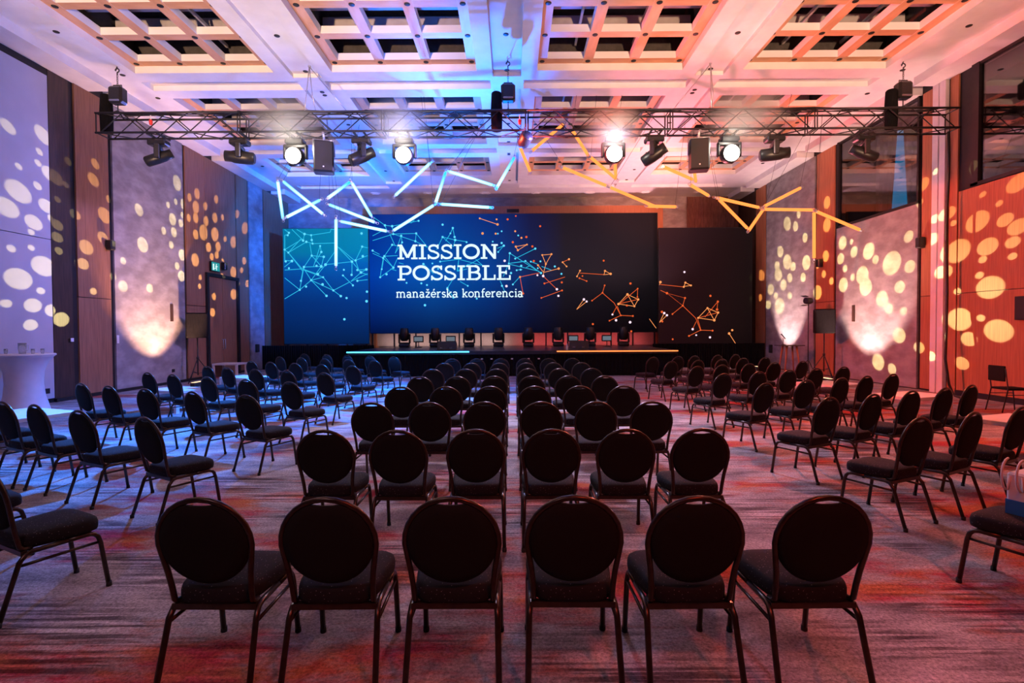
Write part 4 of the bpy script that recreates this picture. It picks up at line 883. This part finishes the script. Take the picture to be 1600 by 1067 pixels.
# ================================================================= CHAIRS
def ybk(z): return -0.185-0.20*(z-0.45)
def make_chair(loc, rz, label, group):
    t = thing('banquet_chair', label, 'chair', loc, rz, group)
    # seat cushion
    mb = MB(); n = 32; rings = []
    def ring(s_, z, g=0.0):
        out = []
        for k in range(n):
            q = 2*PI*k/n; c_, s2 = math.cos(q), math.sin(q); e = 0.42
            x = math.copysign(abs(c_)**e, c_)*0.205; y = math.copysign(abs(s2)**e, s2)*0.215
            x *= (1+0.10*y/0.2); out.append((x*s_, 0.025+y*s_, z))
        return out
    prof = [(0.90,0.380),(0.985,0.390),(1.0,0.41),(1.0,0.435),(0.975,0.455),(0.90,0.468),(0.6,0.476),(0.25,0.479)]
    vs = []; fs = []
    for s_, z in prof: vs += ring(s_, z)
    for i in range(len(prof)-1):
        for k in range(n): fs.append((i*n+k, i*n+(k+1)%n, (i+1)*n+(k+1)%n, (i+1)*n+k))
    fs.append(tuple(reversed(range(n)))); fs.append(tuple((len(prof)-1)*n+k for k in range(n)))
    mb.add(vs, fs, True); mb.obj('seat', MT['fabric'], t)
    # padded oval back with the hand slot at the top
    rx, rz_, zc = 0.205, 0.202, 0.692; n = 48; mb = MB(); vs = []; fs = []
    def outl(sc_):
        o = []
        for k in range(n):
            q = 2*PI*k/n; x, z = rx*sc_*math.sin(q), zc+rz_*sc_*math.cos(q)
            if abs(x) < 0.062 and z > zc: 
                w = math.cos(x/0.062*PI/2)**0.5; z -= 0.021*w
            o.append((x, z))
        return o
    pr = [(0.3,-0.031),(0.75,-0.028),(0.93,-0.020),(0.995,-0.008),(0.995,0.008),(0.93,0.022),(0.75,0.034),(0.3,0.040)]
    for s_, d in pr:
        for (x, z) in outl(s_): vs.append((x, ybk(z)+d, z))
    for i in range(len(pr)-1):
        for k in range(n): fs.append((i*n+k, (i+1)*n+k, (i+1)*n+(k+1)%n, i*n+(k+1)%n))
    fs.append(tuple(range(n))); fs.append(tuple((len(pr)-1)*n+k for k in reversed(range(n))))
    mb.add(vs, fs, True); mb.obj('backrest', MT['backfabric'], t)
    # hoop of the back
    pts = [(-0.180,-0.12,0.386),(-0.181,-0.155,0.389),(-0.182,ybk(0.42)+0.004,0.405),(-0.184,ybk(0.47),0.47),(-0.192,ybk(0.55),0.55)]
    for k in range(17):
        q = math.radians(-105+210*k/16); x = 0.213*math.sin(q); z = zc+0.211*math.cos(q); pts.append((x, ybk(z), z))
    pts += [(-x, y, z) for (x, y, z) in reversed(pts[:5])]
    MB().tube(pts, 0.0135, 8).obj('back_frame', MT['chair_frame'], t)
    for s_ in (-1, 1):
        MB().tube([(s_*0.205,0.262,0.012),(s_*0.202,0.222,0.30),(s_*0.200,0.210,0.34),(s_*0.199,0.190,0.362),(s_*0.198,0.16,0.37),(s_*0.197,0.05,0.37)], 0.0145, 8).obj('leg', MT['chair_frame'], t)
        MB().tube([(s_*0.212,-0.285,0.012),(s_*0.203,-0.185,0.325),(s_*0.199,-0.155,0.36),(s_*0.197,-0.12,0.37),(s_*0.197,0.05,0.37)], 0.0145, 8).obj('leg', MT['chair_frame'], t)
        MB().tube([(s_*0.202,0.219,0.305),(s_*0.203,-0.178,0.305)], 0.009, 6).obj('side_brace', MT['chair_frame'], t)
    MB().box(-0.197, 0.197, -0.175, -0.145, 0.355, 0.383).obj('rear_rail', MT['chair_frame'], t)
    MB().box(-0.197, 0.197, 0.155, 0.175, 0.355, 0.383).obj('front_rail', MT['chair_frame'], t)
    for (x, y) in ((0.205,0.263),(-0.205,0.263),(0.212,-0.286),(-0.212,-0.286)): MB().lathe([(0.0165,0),(0.0175,0.005),(0.0165,0.03)], 8, (x,y,0)).obj('foot_cap', MT['foot'], t)
    return t
proto = None
def put_chair(x, y, rz, label, group):
    global proto
    if proto is None:
        proto = make_chair((x, y, 0), rz, label, group); register(proto); return proto
    return dup(proto, (x, y, 0), rz, label, group)
ORD = ['nearest','second','third','fourth','fifth','sixth','seventh','farthest']
SEAT = ['outer left','middle left','inner left','inner right','middle right','outer right']
ROWD = [2.33,3.91,5.40,6.90,8.40,10.0,11.8,13.6]
for r, d in enumerate(ROWD):
    sp = 0.555+0.009*r
    for c in range(6):
        x = -0.015+(c-2.5)*sp+random.uniform(-.012,.012); y = d+0.275+random.uniform(-.015,.015)
        put_chair(x, y, random.uniform(-.02,.02), 'black round-backed chair, %s seat of the %s row, centre block' % (SEAT[c], ORD[r]), 'chairs of the centre block')
SIDE5 = ['inmost','second','middle','fourth','outermost']
RN = ['nearest full','second full','third','fourth','fifth','sixth','farthest']
LR = [[(225,651.6),(122,643),(53.4,632.5),(3,629),(-45,620)],
 [(384,616.5),(300,612),(226,610),(169,604),(126,598)],
 [(452,596),(384,594),(323,590),(269,585),(230,582)],
 [(506,582),(448,580),(398,578),(354,574.5),(323,572)],
 [(550,571.4),(502,570),(460,568),(422,566),(392,564)],
 [(584.5,563.4),(544,562),(507,561),(470,559),(436.5,557)],
 [(615,558),(577.7,556),(542,555.4),(510,554),(475,552.7)]]
RRW = [[(1439,653),(1523,645),(1598,636)],
 [(1297,620),(1365.5,617),(1425.6,612),(1478,607),(1519,601)],
 [(1197,599),(1261,594),(1316,591),(1355,587.5),(1396,584.5)],
 [(1131.5,584),(1186.6,580.6),(1233.7,578.6),(1276.4,576),(1319,573)],
 [(1090,572.8),(1128.8,570),(1171.5,568),(1211,566.6),(1255,564)],
 [(1050,564.8),(1091.6,562.7),(1128.8,561),(1161.8,559.7),(1196.3,558.3)],
 [(1021,558),(1060,557),(1086,556),(1122,554.7),(1150,554)]]
def linfit(pts):
    n = len(pts); mx = sum(p[0] for p in pts)/n; my = sum(p[1] for p in pts)/n
    k = sum((p[0]-mx)*(p[1]-my) for p in pts)/sum((p[0]-mx)**2 for p in pts); return mx, my, k
for side, rows in ((-1, LR), (1, RRW)):
    nm = 'left' if side < 0 else 'right'
    for r, row in enumerate(rows):
        P = [at_z(px, py, 0.905) for (px, py) in row]
        mx, my, k = linfit([(p.x, p.y) for p in P])
        k = max(0.40, min(0.62, abs(k)))
        for c, p in enumerate(P):
            y = my+side*k*(p.x-mx)
            x = (p.x-CAM.x)*(y/p.y)
            # (x, y) = top of the backrest; step forward to the seat centre
            ang = side*math.radians(27)+random.uniform(-.05,.05)
            fx, fy = -math.sin(ang), math.cos(ang)
            put_chair(x+fx*0.275, y+fy*0.275, ang, 'black round-backed chair turned to stage, %s seat of %s row, %s block' % (SIDE5[c], RN[r], nm), 'chairs of the %s block' % nm)
# the cut-off nearest row at both picture edges
put_chair(-2.94, 3.26, -math.radians(27), 'black banquet chair cut by the left picture edge, nearest the camera, seat in view', 'chairs of the left block')
put_chair(-3.88, 3.74, -math.radians(27), 'black banquet chair at the left picture edge, only the tip of its seat in view', 'chairs of the left block')
zr = put_chair(3.17, 3.24, math.radians(24), 'black banquet chair cut by the right picture edge with a tote bag on it', 'chairs of the right block')

# paper tote bag on that chair
t = thing('tote_bag', 'white and blue paper bag with looped handles on the chair at the right edge', 'bag', (3.24, 3.33, 0.48), math.radians(24))
MB().rbox(-0.13, 0.13, -0.05, 0.05, 0.0, 0.26, 0.012).obj('bag_body', MT['whitebits'], t)
MB().box(-0.131, 0.131, -0.052, 0.052, 0.0, 0.09).obj('blue_band', nmat('bright_blue_print', (0.02,0.18,0.5), 0.5), t)
MT['ribbonw'] = nmat('white_ribbon', (0.72,0.66,0.66), 0.7)
for s_ in (-0.03, 0.03):
    pts = [(-0.13+0.0,s_,0.24)]+[(-0.14-0.075*math.sin(q), s_*1.2, 0.20-0.10*math.cos(q)+0.05) for q in [k*PI/8 for k in range(9)]]
    MB().tube(pts, 0.007, 6).obj('handle', MT['ribbonw'], t)

# ================================================================= TABLES AND SMALL THINGS
def low_table(x, y, w, d, h, label, rz=0.0, group='low white tables'):
    t = thing('low_table', label, 'table', (x, y, 0), rz, group)
    MB().rbox(-w/2, w/2, -d/2, d/2, h-0.06, h, 0.006).obj('table_top', MT['whitetable'], t)
    for sx_ in (-1, 1):
        for sy in (-1, 1):
            MB().box(sx_*(w/2-0.04)-0.035, sx_*(w/2-0.04)+0.035, sy*(d/2-0.04)-0.035, sy*(d/2-0.04)+0.035, 0, h-0.06).obj('leg', MT['whitetable'], t)
    return t
def tb(px, py, z): return at_z(px, py, z)
p = tb(62, 645, 0.45); low_table(p.x-0.25, p.y, 1.15, 0.85, 0.45, 'low white table beyond the nearest chairs of the left block', -0.35)
p = tb(283, 607, 0.45); low_table(p.x-0.1, p.y, 0.95, 0.75, 0.45, 'low white table in front of the left floor wash light', -0.35)
p = tb(400, 588, 0.45); low_table(p.x-0.3, p.y, 0.95, 0.75, 0.45, 'low white table behind the fourth row of the left block', -0.35)
low_table(-10.25, 19.1, 0.9, 0.75, 0.50, 'low white table standing in front of the left door', 0.0)
p = tb(1289, 598, 0.45); low_table(p.x+0.1, p.y, 0.95, 0.9, 0.45, 'low white table beside the right speaker stand, lit red', 0.35)
p = tb(1425, 616, 0.45); low_table(p.x, p.y, 1.0, 0.75, 0.45, 'low white table at the foot of the white steel column', 0.35)
p = tb(1585, 655, 0.45); low_table(p.x+0.1, p.y, 0.9, 0.75, 0.45, 'low white table cut by the right picture edge', 0.35)

# cocktail table in stretch cover
cx, cy = -9.98, 10.75
t = thing('cocktail_table', 'tall round table in a white stretch cover by the left wall', 'table', (cx, cy, 0), 0)
MB().lathe([(0.42,0.0),(0.40,0.08),(0.33,0.35),(0.305,0.60),(0.32,0.85),(0.38,1.02),(0.47,1.14),(0.50,1.165)], 36).obj('stretch_cover', MT['spandex'], t)
MB().lathe([(0.50,1.165),(0.515,1.175),(0.515,1.20),(0.50,1.21),(0.0,1.212)], 36).obj('table_top', MT['spandex'], t)
t2 = thing('cocktail_table', 'second tall white covered table, cut off at the left picture edge', 'table', (-11.1+0.0, 9.2, 0), 0)
t2.location = (-9.95, 8.9, 0)
for o_ in [o for o in C.objects if o.parent == t]:
    c_ = o_.copy(); C.objects.link(c_); c_.parent = t2
def glass(x, y, z, r, h, label, name='drinking_glass', cat='glass'):
    o = MB().lathe([(r*0.8,0),(r,h*0.5),(r,h),(r*0.9,h),(r*0.88,h*0.5),(r*0.7,0.01),(0,0.01)], 14).obj(name, MT['tumbler'], None, (x,y,z))
    tag(o, label, cat); return o
j = glass(cx-0.02, cy, 1.212, 0.07, 0.22, 'glass water jug on the white cocktail table', 'water_jug', 'jug')
pc('handle', MB().tube([(0.065,0,0.18),(0.12,0,0.17),(0.125,0,0.08),(0.068,0,0.05)], 0.009, 6).mesh('handle', MT['tumbler']), j, (0,0,0))
glass(cx+0.24, cy-0.05, 1.212, 0.032, 0.10, 'small drinking glass right of the jug on the cocktail table')
glass(cx+0.32, cy+0.08, 1.212, 0.032, 0.10, 'small drinking glass at the right rim of the cocktail table')
glass(cx-0.33, cy-0.03, 1.212, 0.032, 0.10, 'small drinking glass left of the jug on the cocktail table')

# high table with microphone on the right
p = at_z(1252, 539.5, 1.03); hx, hy = 9.75, 18.7
t = thing('high_table', 'slim dark wooden high table in front of the lit concrete panel, right side', 'table', (hx, hy, 0), 0.1)
MB().rbox(-0.42, 0.42, -0.25, 0.25, 1.03, 1.06, 0.008).obj('table_top', MT['darkwood'], t)
for sx_ in (-1, 1):
    for sy in (-1, 1):
        MB().tube([(sx_*0.18,sy*0.12,1.03),(sx_*0.30,sy*0.2,0.0)], [0.035,0.022], 8).obj('leg', MT['wood_red'], t)
t = thing('microphone', 'black microphone on a short stand on the high table', 'microphone', (hx-0.22, hy, 1.06))
MB().lathe([(0.0,0),(0.08,0.0),(0.08,0.015),(0.0,0.02)], 16).obj('base', MT['blackmetal'], t)
MB().tube([(0,0,0.02),(0,0,0.25)], 0.012, 8).obj('stem', MT['blackmetal'], t)
MB().tube([(0.07,0,0.22),(-0.05,0,0.36),(-0.08,0,0.39)], [0.02,0.022,0.03], 10).obj('microphone_body', MT['blackmetal'], t)

# tripod speakers
def tripod_speaker(x, y, rz, zc, label1, label2, w=0.40, h=0.66):
    s_ = thing('speaker_stand', label1, 'stand', (x, y, 0), 0, 'speaker stands')
    MB().tube([(0,0,0.25),(0,0,zc-h/2)], 0.02, 8).obj('pole', MT['blackmetal'], s_)
    MB().lathe([(0.03,0),(0.04,0.01),(0.04,0.08),(0.03,0.09)], 12, (0,0,0.75)).obj('collar', MT['blackmetal'], s_)
    for k in range(3):
        a = k*2*PI/3+0.5; c_, q = math.cos(a), math.sin(a)
        MB().tube([(0,0,0.80),(0.5*c_,0.5*q,0.015)], 0.014, 6).obj('leg', MT['blackmetal'], s_)
        MB().tube([(0,0,0.3),(0.28*c_,0.28*q,0.36)], 0.008, 6).obj('leg_brace', MT['blackmetal'], s_)
    t = thing('loudspeaker', label2, 'loudspeaker', (x, y, zc-h/2), rz, 'loudspeakers on stands')
    MB().rbox(-w/2, w/2, -0.19, 0.19, 0, h, 0.03).obj('cabinet', MT['blackcloth'], t)
    MB().rbox(-w/2+0.025, w/2-0.025, -0.205, -0.185, 0.03, h-0.03, 0.006).obj('grille', MT['blackcloth'], t)
tripod_speaker(-10.1, 16.9, 0.45, 1.84, 'black tripod stand by the left door', 'black loudspeaker on its stand beside the left door', 0.60, 0.80)
tripod_speaker(10.0, 17.05, -0.35, 1.87, 'black tripod stand between the two lit concrete panels on the right', 'dark loudspeaker on its stand between the lit panels on the right', 0.58, 0.78)
# small stage lamp on a thin stand beside it
px_ = 9.85; py_ = 17.7
t = thing('lamp_stand', 'thin black stand behind the right loudspeaker', 'stand', (px_, py_, 0))
MB().tube([(0,0,0.2),(0,0,2.40)], 0.016, 8).obj('pole', MT['blackmetal'], t)
for k in range(3):
    a = k*2*PI/3+0.2; MB().tube([(0,0,0.6),(0.35*math.cos(a),0.35*math.sin(a),0.012)], 0.012, 6).obj('leg', MT['blackmetal'], t)
t = thing('spotlight', 'small spotlight with barn doors atop the thin stand on the right', 'stage light', (px_, py_, 2.40))
hd = MB().lathe([(0.09,0.12),(0.11,0.08),(0.11,-0.12),(0.10,-0.13)], 16, axis='y'); hd.xf(Matrix.Translation((0,0,0.16)) @ Matrix.Rotation(-1.2,4,'Z')); hd.obj('housing', MT['blackmetal'], t)
MB().tube([(-0.0,0,0),(0,0,0.06)], 0.02, 8).obj('spigot', MT['blackmetal'], t)
for s_ in (-1, 1):
    b_ = MB().box(-0.1, 0.1, -0.28, -0.13, s_*0.10-0.004, s_*0.10+0.004); b_.xf(Matrix.Translation((0,0,0.16)) @ Matrix.Rotation(-1.2,4,'Z') @ Matrix.Rotation(-s_*0.25,4,'X')); b_.obj('barn_door', MT['blackmetal'], t)

# floor wash lights
def floor_wash(x, y, side, label, on='lamp_dim', w=0.9):
    t = thing('floor_wash_light', label, 'stage light', (x, y, 0), 0, 'floor wash lights')
    MB().rbox(-0.07, 0.07, -w/2, w/2, 0.03, 0.15, 0.015).obj('housing', MT['blackmetal'], t)
    MB().box(-0.05, 0.05, -w/2+0.03, w/2-0.03, 0.148, 0.158).obj('lens', MT[on], t)
    for s_ in (-1, 1): MB().box(-0.08, 0.08, s_*w*0.35-0.02, s_*w*0.35+0.02, 0, 0.035).obj('foot', MT['blackmetal'], t)
MT['lamp_warm'] = emit('warm_lit_lens', (1, 0.6, 0.3), 2.5)
floor_wash(-9.35, 15.8, -1, 'black floor bar light below the glowing left concrete panel', 'lamp_warm')
floor_wash(9.6, 20.7, 1, 'black floor bar light below the far glowing concrete panel on the right', 'lamp_warm', 0.5)
floor_wash(9.35, 16.0, 1, 'black floor bar light below the near glowing concrete panel on the right', 'lamp_warm')

# wall fittings
def wall_box(name, px, py, side, w, h, d, mat, label, cat, grille=False):
    X = side*(WL-0.035); p = at_x(px, py, X)
    t = thing(name, label, cat, (X, p.y, p.z))
    sg = -side
    xa_, xb_ = sorted((0, sg*d)); MB().rbox(xa_, xb_, -w/2, w/2, -h/2, h/2, min(w,h,d)*0.12).obj('casing', MT[mat], t)
    if grille:
        xa_, xb_ = sorted((sg*d, sg*(d+0.008))); MB().box(xa_, xb_, -w/2+0.02, w/2-0.02, -h/2+0.02, h/2-0.02).obj('grille', MT['grille'], t)
    return t
wall_box('wall_speaker', 168, 383, -1, 0.16, 0.26, 0.16, 'blackmetal', 'small black speaker high on the left wood panel', 'loudspeaker', True)
wall_box('wall_speaker', 347, 416, -1, 0.16, 0.28, 0.16, 'blackmetal', 'small black speaker above the left door', 'loudspeaker', True)
wall_box('wall_speaker', 1443, 379, 1, 0.16, 0.28, 0.16, 'blackmetal', 'small black speaker on the right wall by the white column', 'loudspeaker', True)
wall_box('wall_speaker', 1284, 411, 1, 0.16, 0.28, 0.16, 'blackmetal', 'small black speaker on the narrow red wood panel right', 'loudspeaker', True)
wall_box('wall_speaker', 400, 544, -1, 0.14, 0.34, 0.12, 'blackmetal', 'small black box on the blue lit concrete left of the stage', 'loudspeaker', True)
wall_box('wall_speaker', 1206, 545, 1, 0.14, 0.34, 0.10, 'blackmetal', 'small black box on the far right concrete panel', 'loudspeaker', True)
wall_box('wall_display', 1599, 481, 1, 0.30, 0.50, 0.05, 'blackmetal', 'black wall panel at the right picture edge', 'display', True)
wall_box('light_switch', 112, 531, -1, 0.09, 0.09, 0.02, 'whitebits', 'white switch plate on the dark wood of the left wall', 'switch')
wall_box('wall_socket', 183, 530, -1, 0.08, 0.22, 0.03, 'whitebits', 'pale control plate at the left edge of the left concrete panel', 'switch')
wall_box('wall_socket', 73, 611, -1, 0.14, 0.12, 0.02, 'blackmetal', 'dark socket low on the white partition wall', 'socket')
wall_box('wall_socket', 270, 579, -1, 0.10, 0.10, 0.04, 'blackmetal', 'dark socket low on the left concrete panel', 'socket')
wall_box('door_pull', 268, 488.5, -1, 0.13, 0.55, 0.02, 'darkwood', 'long dark pull slot on the left concrete panel', 'handle')
wall_box('door_pull', 1334, 489.5, 1, 0.13, 0.52, 0.02, 'darkwood', 'long dark pull slot on the right concrete panel', 'handle')
t = wall_box('wall_light', 1181, 551, 1, 0.22, 0.42, 0.06, 'blackmetal', 'small red glowing light low on the wood right of the stage', 'light')
MB().box(-0.075, -0.06, -0.09, 0.09, -0.18, 0.18).obj('glow_panel', MT['redglow'], t)
# exit sign: running figure on green
X = -WL+0.03; p = at_x(334, 418, X)
t = thing('exit_sign', 'small glowing green exit sign with running figure above the left door', 'sign', (X, p.y, p.z))
MB().box(0, 0.07, -0.27, 0.27, -0.14, 0.20).obj('casing', MT['blackmetal'], t)
MB().box(0.07, 0.078, -0.25, 0.25, -0.12, 0.18).obj('lit_face', MT['exit'], t)
fg = MB()
fg.box(0.078,0.084,-0.02,0.04,-0.02,0.07); fg.lathe([(0,0.078),(0.025,0.078),(0.025,0.084),(0,0.084)], 10, (0,0.03,0.105), 'x'); fg.box(0.078,0.084,-0.10,-0.01,-0.05,-0.03); fg.box(0.078,0.084,0.02,0.05,-0.10,-0.02); fg.box(0.078,0.084,0.04,0.12,0.03,0.05)
fg.box(0.078,0.084,-0.19,-0.12,-0.10,0.12)
fg.obj('running_figure', MT['exitw'], t)

# lone chair with square back at the right wall
t = thing('side_chair', 'black chair with square back alone by the right wall', 'chair', (9.72, 10.35, 0), math.radians(-95))
MB().rbox(-0.22,0.22,-0.20,0.22,0.43,0.47,0.012).obj('seat', MT['backfabric'], t)
MB().rbox(-0.20,0.20,-0.27,-0.24,0.60,0.90,0.01).obj('backrest', MT['backfabric'], t)
for sx_ in (-1,1):
    MB().tube([(sx_*0.2,0.24,0.0),(sx_*0.2,0.20,0.43)], 0.012, 6).obj('leg', MT['blackmetal'], t)
    MB().tube([(sx_*0.2,-0.30,0.0),(sx_*0.2,-0.20,0.45),(sx_*0.2,-0.255,0.85)], 0.012, 6).obj('leg', MT['blackmetal'], t)
    MB().tube([(sx_*0.2,0.22,0.34),(sx_*0.2,-0.22,0.34)], 0.008, 6).obj('side_brace', MT['blackmetal'], t)

# ---- things on the stage
HX = [632, 680, 733, 779, 825.5, 872, 922, 974]
first = None
for i, px in enumerate(HX):
    X = at_y(px, 530, 23.5).x
    nmx = ['first','second','third','fourth','fifth','sixth','seventh','eighth'][i]
    lab = '%s from the left of the eight black moving heads on the stage floor' % nmx
    if first is None:
        t = thing('floor_moving_head', lab, 'stage light', (X, 23.5, SZ), 0, 'moving heads along the back of the stage')
        MB().rbox(-0.19,0.19,-0.15,0.15,0,0.12,0.03).obj('base', MT['blackmetal'], t)
        for s_ in (-1,1): MB().rbox(s_*0.19-0.03,s_*0.19+0.03,-0.06,0.06,0.13,0.48,0.02).obj('yoke_arm', MT['blackmetal'], t)
        MB().rbox(-0.21,0.21,-0.07,0.07,0.12,0.17,0.02).obj('yoke_bridge', MT['blackmetal'], t)
        h1 = MB().lathe([(0.10,-0.24),(0.155,-0.18),(0.165,0.05),(0.14,0.22),(0.12,0.23)], 18, (0,0,0.46)).obj('lamp_head', MT['blackmetal'], t)
        MB().lathe([(0,0.232),(0.115,0.232),(0.115,0.225),(0,0.225)], 18, (0,0,0.46)).obj('lens', MT['lens'], h1)
        t.scale = (1.22,)*3; first = t; register(first)
    else: dup(first, (X, 23.5, SZ), 0, lab)
for i, (px, nmx) in enumerate(((655,'leftmost'),(705,'second from the left'),(895,'third from the left'),(947,'rightmost'))):
    X = at_y(px, 528, 23.2).x
    t = thing('confidence_monitor', nmx+' of four small grey lit panels standing on the stage floor', 'monitor', (X, 23.0, SZ), 0, 'lit panels on the stage')
    MB().rbox(-0.22,0.22,0,0.06,0.22,0.50,0.02).obj('casing', MT['blackmetal'], t)
    MB().box(-0.18,0.18,-0.008,0,0.27,0.45).obj('lit_face', MT['monitor'], t)
    MB().tube([(0,0.03,0.22),(0,0.03,0.02)], 0.02, 6).obj('stem', MT['blackmetal'], t)
    MB().rbox(-0.15,0.15,-0.08,0.12,0,0.03,0.008).obj('foot', MT['blackmetal'], t)
def wedge(px, label):
    X = at_y(px, 540, 20.0).x
    t = thing('stage_monitor', label, 'loudspeaker', (X, 20.2, SZ), 0, 'wedge monitors on the stage')
    vs = [(-0.36,-0.22,0),(0.36,-0.22,0),(0.36,0.25,0),(-0.36,0.25,0),(-0.36,-0.14,0.32),(0.36,-0.14,0.32),(0.36,0.22,0.12),(-0.36,0.22,0.12)]
    MB().add(vs, [(0,3,2,1),(4,5,6,7),(0,1,5,4),(1,2,6,5),(2,3,7,6),(3,0,4,7)]).obj('cabinet', MT['blackmetal'], t)
    for s_ in (-0.2, 0.15): MB().box(s_-0.05, s_+0.05, -0.225, -0.20, 0.05, 0.10).obj('connector_plate', MT['steel'], t)
wedge(698, 'black wedge monitor on the left half of the stage')
wedge(905, 'black wedge monitor on the right half of the stage')
p = at_y(886, 541, 19.0)
b_ = MB().lathe([(0.0,0),(0.035,0),(0.037,0.02),(0.037,0.15),(0.015,0.20),(0.014,0.22),(0,0.22)], 14).obj('water_bottle', MT['clear'], None, (p.x, 19.0, SZ))
tag(b_, 'clear water bottle standing near the front edge of the stage', 'bottle')
pc('cap', MB().lathe([(0,0.218),(0.017,0.218),(0.017,0.24),(0,0.24)], 10).mesh('cap', MT['whitebits']), b_, (0,0,0))

# ================================================================= HAZE
m = bpy.data.materials.new('stage_haze'); m.use_nodes = True; nt = m.node_tree; nt.nodes.clear()
o_ = N(nt,'ShaderNodeOutputMaterial'); vs_ = N(nt,'ShaderNodeVolumeScatter'); vs_.inputs['Anisotropy'].default_value = 0.0; vs_.inputs['Color'].default_value = (0.97,0.97,0.97,1)
tc = N(nt,'ShaderNodeTexCoord'); ln = N(nt,'ShaderNodeVectorMath', operation='LENGTH'); nt.links.new(tc.outputs['Object'], ln.inputs[0])
mr = N(nt,'ShaderNodeMapRange'); mr.interpolation_type = 'SMOOTHSTEP'
mr.inputs['From Min'].default_value = 0.98; mr.inputs['From Max'].default_value = 0.0; mr.inputs['To Min'].default_value = 0.0; mr.inputs['To Max'].default_value = 5
nt.links.new(ln.outputs['Value'], mr.inputs['Value'])
nz = N(nt,'ShaderNodeTexNoise'); nz.inputs['Scale'].default_value = 1.6; nt.links.new(tc.outputs['Object'], nz.inputs['Vector'])
ml = N(nt,'ShaderNodeMath', operation='MULTIPLY'); nt.links.new(mr.outputs[0], ml.inputs[0]); nt.links.new(nz.outputs['Fac'], ml.inputs[1])
nt.links.new(ml.outputs[0], vs_.inputs['Density']); nt.links.new(vs_.outputs[0], o_.inputs['Volume'])
sph = MB().lathe([(0.001,-1)]+[(math.cos(q), math.sin(q)) for q in [(-80+16*k)*PI/180 for k in range(11)]]+[(0.001,1)], 20).mesh('haze', m)
for i, (px, py, sx_, sz_) in enumerate(((445,190,1.1,0.75),(622,195,0.9,0.7),(955,200,0.9,0.7),(1165,178,1.2,0.8))):
    p = at_y(px, py, 12.8)
    o = bpy.data.objects.new('haze', sph); C.objects.link(o); o.location = p; o.scale = (sx_, 0.8, sz_); o['kind'] = 'stuff'
    tag(o, 'pale wisp of haze above the %s lit wash light on the truss' % ['leftmost','second','third','rightmost'][i], 'haze')
